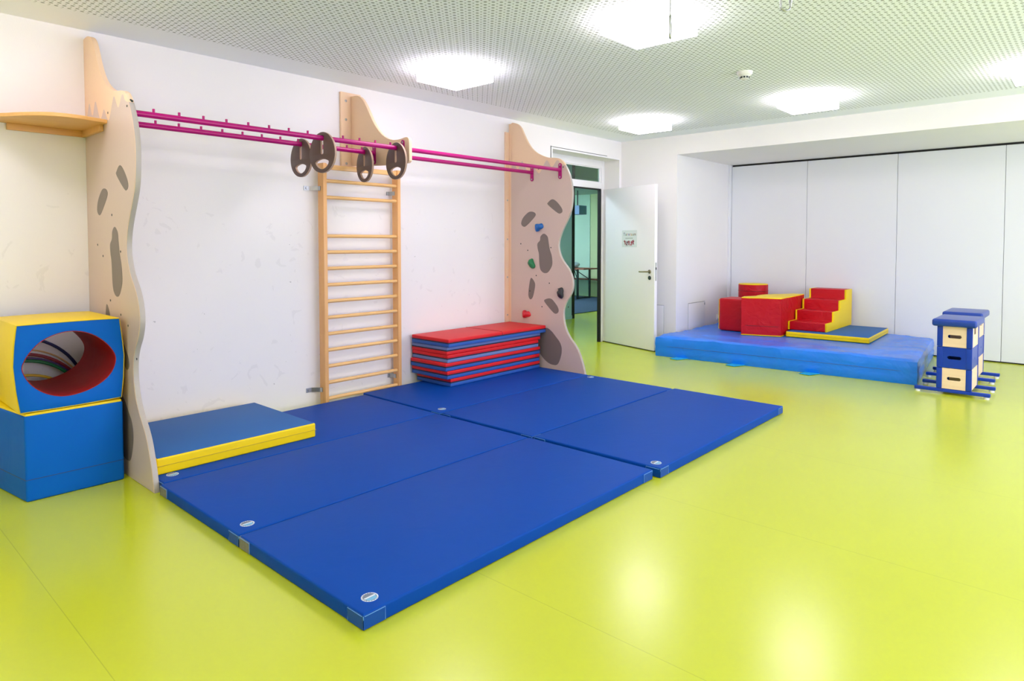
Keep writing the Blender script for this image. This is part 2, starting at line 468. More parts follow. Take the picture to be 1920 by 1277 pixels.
# door leaf, swung into the room
h0 = Vector((-5.16, 7.622)); h1 = Vector((-4.18, 7.322)); dl = (h1 - h0).length; ang = math.atan2((h1 - h0).y, (h1 - h0).x)
door = box('door_1', (0, 0.0, 0.012), (dl, 0.045, 2.118), M['doorleaf'], None, 0.002)
door.location = (h0.x, h0.y, 0); door.rotation_euler = (0, 0, ang)
tag(door, 'open white door leaf swung into the room', 'door', kind='structure')
def dpart(name, bm, m, par=door, sm=40): return obj(name, bm, m, par, world=False, smooth=sm)
bm = bmesh.new(); bm_box(bm, (0.0, 0.002, 0.0), (dl, 0.04, 0.013)); dpart('bottom_seal', bm, M['black'], sm=None)
bm = bmesh.new(); bm_box(bm, (-0.022, 0.0, 0.0), (-0.002, 0.04, 1.95)); dpart('hinge_edge_seal', bm, M['black'], sm=None)
R90 = Matrix.Rotation(PI / 2, 4, 'X')
bm = bmesh.new()
bm_lathe(bm, [(0, 0.012), (0.022, 0.012), (0.026, 0.006), (0.026, 0)], 24, Matrix.Translation((0.938, 0, 1.014)) @ R90)
bm_tube(bm, [(0.938, 0, 1.014), (0.938, -0.045, 1.014), (0.925, -0.055, 1.014), (0.80, -0.055, 1.01)], 0.010, 12)
hd = dpart('door_handle', bm, M['brass']); tag(hd, 'dull nickel lever handle')
bm = bmesh.new()
bm_lathe(bm, [(0, 0.010), (0.020, 0.010), (0.026, 0.005), (0.026, 0)], 24, Matrix.Translation((0.938, 0, 0.934)) @ R90)
bm_box(bm, (0.932, -0.014, 0.920), (0.944, -0.008, 0.948), 0.002); dpart('lock_rosette', bm, M['darkmetal'])
bm = bmesh.new(); bm_box(bm, (dl, 0.012, 0.90), (dl + 0.002, 0.034, 1.13), 0.0005, 1); pl_ = dpart('lock_plate', bm, M['steel'])
bm = bmesh.new(); bm_box(bm, (dl + 0.002, 0.016, 1.04), (dl + 0.008, 0.030, 1.07), 0.001, 1); dpart('latch', bm, M['darkmetal'], pl_)
for z in (0.25, 1.9):
    bm = bmesh.new(); bm_tube(bm, [(-0.012, -0.008, z), (-0.012, -0.008, z + 0.09)], 0.009, 10); dpart('hinge', bm, M['steel'])
# sign on the door
sg = thing('door_sign', 'small laminated paper sign with coloured lettering on the white door', 'sign', (h0.x, h0.y, 0), ang)
bm = bmesh.new(); bm_box(bm, (0.405, -0.004, 1.325), (0.695, -0.0005, 1.545), 0.001, 1); obj('sheet', bm, M['paper'], sg, False)
cols = [(70, 60, 110), (60, 120, 80), (200, 90, 60), (80, 90, 150), (190, 60, 90), (200, 150, 60), (110, 120, 60), (120, 80, 60)]
x = 0.432
for ch, c in zip('Turnraum', cols):
    bm = text_mesh(ch, 0.056, 0.001); bm.transform(Matrix.Translation((x, -0.0045, 1.475)) @ XZ)
    xm = max(v.co.x for v in bm.verts)
    o = obj('letter', bm, mat('letter_ink_' + str(c[0]) + ch, rgb(*c), 0.5, vary=0.02), sg, False)
    x = xm + 0.0045
bm = bmesh.new()
for k in range(14): bm_box(bm, (0.475 + k * 0.0105, -0.0052, 1.436), (0.475 + k * 0.0105 + 0.007, -0.004, 1.444))
obj('small_text', bm, mat('letter_ink_small', rgb(110, 130, 110), 0.5), sg, False)
for k, (cx, dz, ln, c, c2) in enumerate(((0.470, 0.004, -0.5, (150, 60, 60), (196, 140, 120)), (0.503, -0.008, 0.4, (110, 60, 80), (180, 120, 100)), (0.545, 0.0, -0.1, (150, 40, 60), (200, 150, 130)), (0.588, -0.006, 0.5, (176, 50, 70), (190, 130, 110)), (0.625, 0.008, 0.1, (150, 30, 60), (200, 140, 120)))):
    bm = bmesh.new()
    bm_lathe(bm, [(0, 0.001), (0.009, 0.001), (0.009, 0)], 16, Matrix.Translation((cx + ln * 0.02, -0.0042, 1.402 + dz)) @ R90)
    body = [(-0.004, 0.394), (-0.022, 0.404), (-0.024, 0.398), (-0.008, 0.384), (-0.010, 0.368), (-0.018, 0.350), (-0.010, 0.348), (0.0, 0.364), (0.012, 0.346), (0.019, 0.350), (0.010, 0.370), (0.009, 0.384), (0.024, 0.390), (0.022, 0.398), (0.004, 0.394)]
    pts = [(cx + x * 0.95 + ln * (z - 0.37) * 0.8, 1.0 + z + dz) for x, z in body]
    bm_poly(bm, pts, 0.0042, 0.0052, mtx=XZ)
    obj('figure_print', bm, mat('figure_ink_%d' % k, rgb(*c), 0.5), sg, False)

# wall hatch covers and socket
def hatch(name, quad, ax, label):
    o = thing(name, label, 'panel', ((quad[0] + quad[1]) / 2, YB - 0.001, quad[2]) if ax == 'y' else (XC + 0.001, (quad[0] + quad[1]) / 2, quad[2]))
    a, b, z0, z1 = quad
    if ax == 'y':
        box('cover', (a, YB - 0.008, z0), (b, YB - 0.0005, z1), M['paint_white'], o, 0.002)
        bm = bmesh.new(); bm_box(bm, (a - 0.004, YB - 0.003, z0), (b + 0.004, YB - 0.0003, z1 + 0.006)); obj('joint', bm, M['steel'], o)
    else:
        box('cover', (XC + 0.0005, a, z0), (XC + 0.008, b, z1), M['paint_white'], o, 0.002)
        bm = bmesh.new(); bm_box(bm, (XC + 0.0003, a - 0.004, z0), (XC + 0.003, b + 0.004, z1 + 0.007)); obj('joint', bm, M['steel'], o)
        box('latch', (XC + 0.008, b - 0.03, z1 - 0.045), (XC + 0.013, b - 0.012, z1 - 0.01), M['steel'], o, 0.001)
    return o
hatch('service_hatch', (-4.55, -4.255, 0.0, 0.556), 'y', 'flush white service hatch low on the wall behind the open door')
hatch('service_hatch', (8.04, 8.525, 0.1, 0.567), 'x', 'flush white service hatch on the side wall of the recess')
so = thing('wall_socket', 'white wall socket on the side wall of the recess', 'socket', (XC, 8.93, 0.30))
box('socket_plate', (XC, 8.90, 0.275), (XC + 0.012, 8.98, 0.355), M['plastic'], so, 0.003)
box('socket_plug', (XC + 0.012, 8.92, 0.295), (XC + 0.04, 8.955, 0.335), M['plastic'], so, 0.006)

# ------------------------------------------------------------------ ceiling lamps
lampg = 'square ceiling lamps'
lt = thing('ceiling_lamp', 'glowing square ceiling lamp nearest the long wall, near row', 'ceiling lamp', (-3.84, 3.59, ZC), group=lampg)
bm = bmesh.new(); bm_box(bm, (-0.195, -0.195, -0.012), (0.195, 0.195, 0.0)); obj('mounting_plate', bm, M['paint_white'], lt, False)
bm = bmesh.new(); bm_box(bm, (-0.215, -0.215, -0.1), (0.215, 0.215, -0.012), 0.006, 3); obj('diffuser', bm, M['lamp'], lt, False, 40)
dup(lt, (-2.10, 3.59, ZC), 0, 'largest glowing square ceiling lamp, with a hanging hook in front of it')
dup(lt, (-3.87, 6.55, ZC), 0, 'small glowing square ceiling lamp in the far corner above the door')
dup(lt, (-2.11, 6.55, ZC), 0, 'glowing square ceiling lamp between the smoke detector and the beam')
dup(lt, (-0.34, 6.55, ZC), 0, 'glowing square ceiling lamp cut off by the right edge of the view')
dup(lt, (1.40, 6.55, ZC), 0, 'square ceiling lamp near the far window')
dup(lt, (-0.34, 3.59, ZC), 0, 'square ceiling lamp in the middle of the room')
dup(lt, (1.40, 3.59, ZC), 0, 'square ceiling lamp near the middle window')
for k, x in enumerate((-3.84, -2.10, -0.34, 1.40)):
    dup(lt, (x, 0.63, ZC), 0, ('square ceiling lamp above the blue cube', 'square ceiling lamp left of the camera', 'square ceiling lamp above the camera', 'square ceiling lamp near the rear window')[k])
for k, x in enumerate((-3.84, -2.10, -0.34, 1.40)):
    dup(lt, (x, -2.33, ZC), 0, ('square ceiling lamp of the rear row by the long wall', 'second square ceiling lamp of the rear row', 'third square ceiling lamp of the rear row', 'square ceiling lamp of the rear row by the window')[k])

# smoke detector
sd = thing('smoke_detector', 'round white smoke detector on the perforated ceiling', 'smoke detector', (-2.17, 5.21, ZC))
bm = bmesh.new(); bm_lathe(bm, [(0, -0.028), (0.05, -0.028), (0.058, -0.018), (0.062, 0.0), (0, 0)], 40, Matrix.Translation((-2.17, 5.21, ZC))); obj('base', bm, M['plastic'], sd, smooth=40)
bm = bmesh.new(); bm_lathe(bm, [(0, -0.060), (0.026, -0.060), (0.034, -0.054), (0.036, -0.038), (0.046, -0.028)], 40, Matrix.Translation((-2.17, 5.21, ZC))); obj('sensor_head', bm, M['plastic'], sd, smooth=40)
bm = bmesh.new()
for k in range(10):
    a = 2 * PI * k / 10
    b2 = bmesh.new(); bm_box(b2, (0.033, -0.007, -0.053), (0.0375, 0.007, -0.040)); merge(bm, b2, Matrix.Translation((-2.17, 5.21, ZC)) @ Matrix.Rotation(a, 4, 'Z'))
obj('vents', bm, M['darkmetal'], sd)

# hooks hanging from the ceiling
def carabiner(bm, c, w, h, r, rz):
    pts = []
    for k in range(28):
        a = 2 * PI * k / 28
        x = math.cos(a) * w / 2; z = math.sin(a) * w / 2 + (h - w) / 2 * (1 if math.sin(a) >= 0 else -1)
        pts.append((c[0] + x * math.cos(rz), c[1] + x * math.sin(rz), c[2] + z))
    bm_tube(bm, pts, r, 10, closed=True)
def hook(x, y, z0, rz, label):
    t = thing('ceiling_hook', label, 'hook', (x, y, ZC), group='hanging hooks')
    bm = bmesh.new(); bm_lathe(bm, [(0, -0.012), (0.03, -0.012), (0.03, 0), (0, 0)], 24, Matrix.Translation((x, y, ZC))); obj('ceiling_plate', bm, M['steel'], t, smooth=40)
    bm = bmesh.new()
    s = Vector((math.cos(rz), math.sin(rz), 0)) * 0.007
    zt = z0 + 0.10
    n = 10
    pts = [Vector((x, y, ZC - 0.012)) - s] + [Vector((x, y, zt)) - s * 0.8, Vector((x, y, zt - 0.01)), Vector((x, y, zt)) + s * 0.8, Vector((x, y, ZC - 0.012)) + s]
    bm_tube(bm, pts, 0.0035, 8); obj('cable_loop', bm, M['steel'], t, smooth=60)
    bm = bmesh.new(); carabiner(bm, (x, y, z0 + 0.048), 0.042, 0.096, 0.0045, rz); cb = obj('carabiner', bm, M['steel'], t, smooth=60)
    bm = bmesh.new(); q = Vector((math.cos(rz), math.sin(rz), 0)) * 0.021
    bm_tube(bm, [(x + q.x, y + q.y, z0 + 0.035), (x + q.x, y + q.y, z0 + 0.065)], 0.007, 10); obj('screw_gate', bm, M['steel'], cb, smooth=60)
hook(-1.427, 2.62, 2.276, yaw + 1.25, 'steel hook with a narrow clip hanging in front of the large lamp')
hook(-1.058, 2.973, 2.400, yaw, 'steel clip hanging at the top edge right of the large lamp')

# ------------------------------------------------------------------ climbing panels
OUT = [(0.0, 2.694), (0.071, 2.700), (0.145, 2.678), (0.196, 2.633), (0.232, 2.570), (0.280, 2.484), (0.345, 2.400), (0.42, 2.340), (0.51, 2.298), (0.585, 2.275),
       (0.648, 2.268), (0.71, 2.257), (0.758, 2.232), (0.803, 2.180), (0.850, 2.095), (0.876, 2.020), (0.892, 1.950), (0.897, 1.870), (0.890, 1.778), (0.872, 1.697),
       (0.842, 1.634), (0.800, 1.565), (0.756, 1.488), (0.728, 1.415), (0.718, 1.345), (0.730, 1.285), (0.757, 1.225), (0.795, 1.175), (0.845, 1.120), (0.884, 1.058),
       (0.906, 0.985), (0.903, 0.910), (0.872, 0.838), (0.822, 0.773), (0.792, 0.705), (0.785, 0.630), (0.797, 0.548), (0.824, 0.474), (0.871, 0.403), (0.925, 0.345),
       (0.975, 0.280), (1.012, 0.200), (1.040, 0.125), (1.058, 0.061), (1.073, 0.0)]
ZIG = [(0.0, 2.195), (0.045, 2.192), (0.085, 2.262), (0.105, 2.262), (0.135, 2.200), (0.165, 2.190), (0.205, 2.256), (0.230, 2.256), (0.29, 2.155), (0.325, 2.150),
       (0.365, 2.190), (0.385, 2.190), (0.43, 2.135), (0.47, 2.125), (0.545, 2.238), (0.575, 2.238), (0.615, 2.182), (0.645, 2.178), (0.69, 2.232), (0.72, 2.232), (0.745, 2.198), (0.80, 2.178)]
BLOT = [[(0.582, 1.806), (0.635, 1.836), (0.690, 1.813), (0.755, 1.749), (0.772, 1.708), (0.750, 1.686), (0.705, 1.693), (0.580, 1.780)],
        [(0.355, 1.716), (0.405, 1.698), (0.400, 1.660), (0.282, 1.566), (0.235, 1.558), (0.205, 1.590), (0.230, 1.650), (0.300, 1.706)],
        [(0.525, 1.478), (0.480, 1.450), (0.470, 1.405), (0.436, 1.371), (0.440, 1.316), (0.455, 1.268), (0.460, 1.193), (0.467, 1.126), (0.486, 1.085), (0.530, 1.060), (0.582, 1.070), (0.630, 1.130), (0.640, 1.180), (0.630, 1.250), (0.604, 1.316), (0.588, 1.393), (0.575, 1.446)],
        [(0.352, 1.003), (0.328, 0.959), (0.308, 0.822), (0.334, 0.770), (0.372, 0.797), (0.402, 0.905), (0.398, 0.955)],
        [(0.588, 0.794), (0.531, 0.772), (0.553, 0.735), (0.655, 0.648), (0.700, 0.641), (0.725, 0.669), (0.712, 0.712), (0.665, 0.763), (0.630, 0.789)],
        [(0.560, 0.479), (0.485, 0.440), (0.435, 0.370), (0.440, 0.250), (0.503, 0.165), (0.589, 0.108), (0.674, 0.095), (0.720, 0.118), (0.757, 0.201), (0.766, 0.279), (0.742, 0.342), (0.690, 0.395), (0.630, 0.450)]]
def climbing_panel(yf, x_in, label):
    t = thing('climbing_tower', label, 'climbing panel', (XW + 0.5, yf + 0.015, 0), group='wavy climbing panels')
    th = 0.03
    rim = spline(OUT, False, 3)
    rim = [(x_in, 2.694)] + [p for p in rim if p[0] > x_in + 0.005] + [(x_in, 0.0)]
    bm = plate_mesh([rim], th, 0.003, 1)
    bm.transform(Matrix.Translation((XW, yf + th / 2, 0)) @ XZ)
    bm.normal_update()
    for f in bm.faces:
        if abs(f.normal.y) < 0.9 and f.calc_center_median().z < 2.19: f.material_index = 1
    obj('board', bm, None, t, smooth=35, mats=[M['mdf'], M['mdf_edge']])
    # painted rock face below the jagged snow line
    low = [p for p in rim if p[1] < 2.19 and p[0] > x_in + 0.001]
    low = [(p[0] - 0.003, max(p[1], 0.002)) for p in low]
    zg = spline([p for p in ZIG], False, 3)
    zg = [p for p in zg if x_in + 0.002 < p[0] < low[0][0] - 0.004]
    poly = [(x_in + 0.002, 0.002), (x_in + 0.002, 2.19)] + zg + low
    bm = plate_mesh([poly], 0.0008); bm.transform(Matrix.Translation((XW, yf - 0.0004, 0)) @ XZ)
    pf = obj('painted_rock_face', bm, M['rock'], t)
    for b in BLOT:
        bm = plate_mesh([spline(b, True, 4)], 0.0008); bm.transform(Matrix.Translation((XW, yf - 0.0012, 0)) @ XZ)
        obj('painted_stone', bm, M['spot'], t)
    for px, pz in ((0.45, 2.165), (0.30, 1.30), (0.62, 1.33), (0.42, 1.03), (0.60, 0.955), (0.33, 0.86), (0.50, 0.70), (0.48, 1.55), (0.72, 0.90), (0.85, 0.72), (0.78, 2.16), (0.20, 1.37)):
        bm = bmesh.new(); bm_lathe(bm, [(0, 0.001), (0.007, 0.001), (0.007, 0)], 12, Matrix.Translation((XW + px, yf - 0.0012, pz)) @ R90)
        obj('threaded_hole', bm, M['darkmetal'], t)
    return t
cpl = climbing_panel(1.325, 0.0, 'tall wavy grey-brown climbing panel with a shelf and blue cube beside it, at left')
bm = bmesh.new(); bm_tube(bm, [(XW + 0.79, 1.34, 2.195), (XW + 0.815, 1.34, 2.185)], 0.006, 10); obj('cap_screw', bm, M['darkmetal'], cpl)
cpr = climbing_panel(5.385, 0.055, 'tall wavy grey-brown climbing panel with coloured holds beside the doorway')
bm = bmesh.new(); bm_box(bm, (XW, 5.335, 0.0), (XW + 0.022, 5.415, 2.60), 0.003); bm_box(bm, (XW + 0.022, 5.385, 0.0), (XW + 0.058, 5.415, 2.69), 0.002)
wb = obj('wall_batten', bm, M['mdf'], cpr, smooth=40)
for z in (2.27, 1.85, 1.42, 1.0, 0.58):
    bm = bmesh.new(); bm_lathe(bm, [(0, 0.006), (0.005, 0.006), (0.010, 0.002), (0.010, 0)], 16, Matrix.Translation((XW + 0.022, 5.362, z)) @ Matrix.Rotation(PI / 2, 4, 'Y'))
    obj('screw', bm, M['steel'], wb, smooth=40)
def hold(px, pz, m, label, rot):
    pts = [(-0.055, 0.02), (-0.02, 0.045), (0.03, 0.04), (0.055, 0.005), (0.03, -0.035), (0.0, -0.05), (-0.03, -0.03)]
    b2 = bmesh.new()
    bmesh.ops.create_icosphere(b2, subdivisions=4, radius=1.0)
    for v in b2.verts:
        a = math.atan2(v.co.z, v.co.x)
        rr = 0.046 + 0.010 * math.sin(2 * a + rot) + 0.006 * math.sin(3 * a)
        n_ = noise.noise(v.co * 1.6 + Vector((rot, 0, 0))) * 0.16
        v.co = Vector((v.co.x * rr * (1 + n_), -max(v.co.y * -1, -0.15) * 0.038 * (1 + n_), v.co.z * rr * (1 + n_)))
    b2.transform(Matrix.Rotation(rot, 4, 'Y'))
    y = 5.385
    t = thing('climbing_hold', label, 'climbing hold', (XW + px, y - 0.002, pz), group='climbing holds on the far panel')
    bm = bmesh.new(); merge(bm, b2, Matrix.Translation((XW + px, y - 0.006, pz)))
    for v in bm.verts: v.co.y = min(v.co.y, y - 0.0018)
    obj('grip', bm, m, t, smooth=60)
    bm = bmesh.new(); bm_lathe(bm, [(0, 0.004), (0.008, 0.004), (0.008, 0)], 16, Matrix.Translation((XW + px, y - 0.037, pz)) @ R90); obj('bolt', bm, M['steel'], t)
hold(0.46, 1.547, HC['holdblue'], 'blue climbing hold bolted to the far panel', 0.3)
hold(0.36, 1.157, HC['holdgreen'], 'green climbing hold bolted to the far panel', 1.2)
hold(0.755, 0.861, HC['holdblack'], 'black climbing hold near the wavy edge of the far panel', -0.5)
hold(0.282, 0.606, HC['holdred'], 'red climbing hold just above the stack of folding mats', 0.5)

# ------------------------------------------------------------------ middle bracket
MY = 3.335
br = thing('wall_bracket', 'beige board bracket with a curved fin above the wall bars', 'bracket', (XW, MY, 2.03))
bm = bmesh.new(); bm_box(bm, (XW, 3.235, 2.045), (XW + 0.024, 3.44, 2.685), 0.004); wp = obj('wall_board', bm, M['mdf'], br, smooth=40)
for z in (2.61, 2.45, 2.07):
    bm = bmesh.new(); bm_lathe(bm, [(0, 0.006), (0.006, 0.006), (0.011, 0.002), (0.011, 0)], 16, Matrix.Translation((XW + 0.024, 3.285, z)) @ Matrix.Rotation(PI / 2, 4, 'Y')); obj('screw', bm, M['steel'], wp, smooth=40)
fin = [(0.024, 2.655), (0.10, 2.652), (0.150, 2.638), (0.200, 2.600), (0.245, 2.545), (0.290, 2.480), (0.340, 2.405), (0.40, 2.335), (0.47, 2.275), (0.55, 2.235), (0.62, 2.218),
       (0.70, 2.216), (0.765, 2.224), (0.800, 2.218), (0.816, 2.195), (0.818, 2.12), (0.817, 2.035)]
rim = spline(fin, False, 3) + [(0.80, 2.018), (0.60, 2.018), (0.40, 2.028), (0.024, 2.055)]
bm = plate_mesh([rim], 0.03, 0.003); bm.transform(Matrix.Translation((XW, MY + 0.015, 0)) @ XZ); obj('fin', bm, M['mdf'], br, smooth=35)

# ------------------------------------------------------------------ rails
def slotpts(cx, cy, w, h, n=8):
    r = w / 2; out = []
    for k in range(n + 1):
        a = PI * k / n; out.append((cx + r * math.cos(a), cy + h / 2 - r + r * math.sin(a)))
    for k in range(n + 1):
        a = PI + PI * k / n; out.append((cx + r * math.cos(a), cy - h / 2 + r + r * math.sin(a)))
    return out
def rail(off, y0, y1, pegs, zc, label, plates):
    t = thing('magenta_rail', label, 'climbing rail', (XW + off, y0, zc), group='magenta rails between the panels')
    bm = bmesh.new(); bm_tube(bm, [(XW + off, y0 + 0.002, zc), (XW + off, y1 - 0.002, zc)], 0.0185, 20); obj('tube', bm, M['magenta'], t, smooth=50)
    for y in pegs:
        bm = bmesh.new(); bm_tube(bm, [(XW + off, y, zc + 0.012), (XW + off, y, zc + 0.038)], 0.0075, 12); obj('peg', bm, M['magenta'], t, smooth=50)
    for y, s in plates:
        bm = plate_mesh([slotpts(0, 0, 0.042, 0.165)], 0.007, 0.001); bm.transform(Matrix.Translation((XW + off, y + s * 0.0037, 2.122)) @ XZ)
        p = obj('end_plate', bm, M['magenta'], t, smooth=40)
        for dz in (-0.062, 0.062):
            bm = bmesh.new()
            bm_lathe(bm, [(0, 0.004), (0.005, 0.004), (0.009, 0.001), (0.009, 0)], 14, Matrix.Translation((XW + off, y + s * 0.0072, 2.122 + dz)) @ Matrix.Rotation(-s * PI / 2, 4, 'X'))
            obj('bolt', bm, M['steel'], p, smooth=40)
ZR = 2.133
po = [1.478 + 0.1442 * k for k in range(13)]; po = [y for y in po if abs(y - 3.30) > 0.06]
pi_ = [y for y in po if True]
yl = 1.325 + 0.03
rail(0.742, yl, MY, po, ZR, 'outer magenta rail with small pegs, left section', [(yl, 1), (MY, -1)])
rail(0.361, yl, MY, pi_, ZR, 'inner magenta rail with small pegs, left section nearer the wall', [(yl, 1), (MY, -1)])
rail(0.742, MY + 0.03, 5.384, [], ZR, 'outer smooth magenta rail running to the far panel', [(MY + 0.03, 1), (5.3835, -1)])
rail(0.361, MY + 0.03, 5.384, [], ZR, 'inner smooth magenta rail running to the far panel', [(MY + 0.03, 1), (5.3835, -1)])

# ------------------------------------------------------------------ hanging grip discs
def disc(off, y, yawd, label):
    t = thing('grip_disc', label, 'grip disc', (XW + off, y, ZR), math.radians(yawd), 'brown grip discs on the magenta rails')
    # local coordinates: rail axis at origin, board in the local X-Z plane
    c = (0.0, -0.103)
    rim = []
    for k in range(56):
        a = 2 * PI * k / 56
        w = 0.137 * (1.0 + 0.06 * -math.sin(a)); rim.append((c[0] + w * math.cos(a), c[1] + 0.146 * math.sin(a)))
    slot = [(0.0205 * math.cos(PI * k / 12), 0.0205 * math.sin(PI * k / 12)) for k in range(13)] + [(-0.0205, -0.012), (-0.0125, -0.024), (-0.0125, -0.104)] + [(0.0125 * math.cos(PI + PI * k / 8), -0.104 + 0.0125 * math.sin(PI + PI * k / 8)) for k in range(1, 8)] + [(0.0125, -0.104), (0.0125, -0.024), (0.0205, -0.012)]
    hole = spline([(-0.070, -0.170), (-0.04, -0.156), (0.0, -0.150), (0.04, -0.156), (0.070, -0.170), (0.058, -0.196), (0.032, -0.214), (0.0, -0.222), (-0.032, -0.214), (-0.058, -0.196)], True, 3)
    bm = plate_mesh([rim, slot[::-1], hole[::-1]], 0.018, 0.002, 1)
    bm.transform(XZ)
    bm.normal_update()
    for f in bm.faces:
        if abs(f.normal.y) < 0.5: f.material_index = 1
    obj('board', bm, None, t, False, 30, [M['discbrown'], M['discedge']])
disc(0.742, 2.607, 8, 'brown slotted oval disc on the outer rail, second from left and largest')
disc(0.361, 2.66, 3, 'brown slotted oval disc on the inner rail, farthest left')
disc(0.742, 3.268, -4, 'brown slotted oval disc on the outer rail in front of the bracket tip')
disc(0.361, 3.240, -8, 'brown slotted oval disc on the inner rail, smallest of the four')

# ------------------------------------------------------------------ wall bars
LX = XW + 0.12
ly0, ly1, lw = 2.995, 3.80, 0.035
wl = thing('wall_bars', 'tall beech wall bars with round rungs fixed to the white wall', 'wall bars', (XW + 0.08, 3.4, 0))
for a in (ly0, ly1 - lw):
    box('side_post', (LX - 0.085, a, 0.0), (LX, a + lw, 2.045), M['beech'], wl, 0.006)
for z in (1.900, 1.762, 1.438, 1.303, 1.166, 1.028, 0.890, 0.752, 0.614, 0.477, 0.340, 0.202, 0.066):
    bm = bmesh.new(); bm_tube(bm, [(LX - 0.030, ly0 + lw - 0.005, z), (LX - 0.030, ly1 - lw + 0.005, z)], 0.0155, 16); obj('rung', bm, M['beech_y'], wl, smooth=50)
box('top_rail', (LX - 0.045, ly0 + lw - 0.002, 1.995), (LX - 0.015, ly1 - lw + 0.002, 2.037), M['beech_y'], wl, 0.006)
def wbracket(y, s, z):
    bm = bmesh.new()
    pts = [Vector((XW + 0.004, y - s * 0.11, z)), Vector((XW + 0.004, y - s * 0.06, z)), Vector((XW + 0.055, y - s * 0.012, z)), Vector((XW + 0.080, y - 0.003, z))]
    prof = []
    for a, b in zip(pts, pts[1:]):
        d = (b - a); nn = Vector((-d.y, d.x, 0)).normalized() * 0.003
        b2 = bmesh.new()
        vs = [b2.verts.new(p) for p in (a - nn + Vector((0, 0, -.018)), b - nn + Vector((0, 0, -.018)), b + nn + Vector((0, 0, -.018)), a + nn + Vector((0, 0, -.018)))]
        f = b2.faces.new(vs); r = bmesh.ops.extrude_face_region(b2, geom=[f])
        for e in r['geom']:
            if isinstance(e, bmesh.types.BMVert): e.co.z += 0.036
        bmesh.ops.recalc_face_normals(b2, faces=b2.faces); merge(bm, b2)
    bk = obj('wall_fixing', bm, M['steel'], wl)
    bm = bmesh.new(); bm_lathe(bm, [(0, 0.006), (0.008, 0.006), (0.011, 0.002), (0.011, 0)], 16, Matrix.Translation((XW + 0.007, y - s * 0.088, z)) @ Matrix.Rotation(PI / 2, 4, 'Y')); obj('bolt', bm, M['steel'], bk, smooth=40)
for z in (1.835, 0.145):
    wbracket(ly0, 1, z); wbracket(ly1 - lw, 0.35, z)

# ------------------------------------------------------------------ corner shelf
sh = thing('wall_shelf', 'curved honey-coloured wooden shelf high on the wall at the left edge', 'shelf', (XW + 0.2, 0.9, 2.07))
rim = spline([(XW + 0.002, 0.72), (XW + 0.11, 0.77), (XW + 0.22, 0.843), (XW + 0.36, 0.93), (XW + 0.45, 1.01), (XW + 0.485, 1.10), (XW + 0.48, 1.19), (XW + 0.45, 1.29), (XW + 0.44, 1.322)], False, 5) + [(XW + 0.002, 1.322)]
bm = bmesh.new(); bm_poly(bm, rim, 2.103, 2.125, 0.002, 1, top_only=True); obj('shelf_board', bm, M['shelfwood'], sh, smooth=40)
box('wall_cleat', (XW + 0.002, 0.91, 2.063), (XW + 0.022, 1.320, 2.103), M['shelfwood'], sh, 0.002)
box('side_cleat', (XW + 0.022, 1.30, 2.063), (XW + 0.37, 1.322, 2.103), M['shelfwood'], sh, 0.002)

# ------------------------------------------------------------------ blue floor mats
def badge(par, x, y, z, s=1.0, rz=0.0):
    bd = bpy.data.objects.new('badge', None)
    bm = bmesh.new(); Tm = Matrix.Translation((x, y, z))
    bm_lathe(bm, [(0, 0.0009), (0.032 * s, 0.0009), (0.032 * s, 0)], 40, Tm)
    b = obj('badge', bm, M['badge_white'], par, False)
    bm = bmesh.new(); bm_lathe(bm, [(0, 0.0014), (0.0265 * s, 0.0014), (0.0265 * s, 0.0008)], 40, Tm); obj('badge_field', bm, M['badge_grey'], b, False)
    bm = bmesh.new(); b2 = bmesh.new(); bm_box(b2, (-0.024 * s, -0.004 * s, 0.0013), (0.024 * s, 0.004 * s, 0.0019)); merge(bm, b2, Tm @ Matrix.Rotation(rz, 4, 'Z')); obj('badge_bar', bm, M['badge_white'], b, False)
    bm = bmesh.new(); pts = [(0.022 * s * math.cos(PI + PI * k / 14), 0.022 * s * math.sin(PI + PI * k / 14) - 0.005 * s) for k in range(15)]
    bm_poly(bm, [(p[0], max(p[1], -0.024 * s)) for p in pts], 0.0013, 0.0018, mtx=Tm @ Matrix.Rotation(rz, 4, 'Z')); obj('badge_wave', bm, M['badge_blue'], b, False)
    bm = bmesh.new()
    for k in range(18):
        a = 2 * PI * k / 18
        if 0.9 < (a % (2 * PI)) < 2.2: continue
        b2 = bmesh.new(); bm_box(b2, (0.0275 * s, -0.0016 * s, 0.0009), (0.0305 * s, 0.0016 * s, 0.0013)); merge(bm, b2, Tm @ Matrix.Rotation(a, 4, 'Z'))
    obj('badge_rim_marks', bm, M['badge_grey'], b, False)
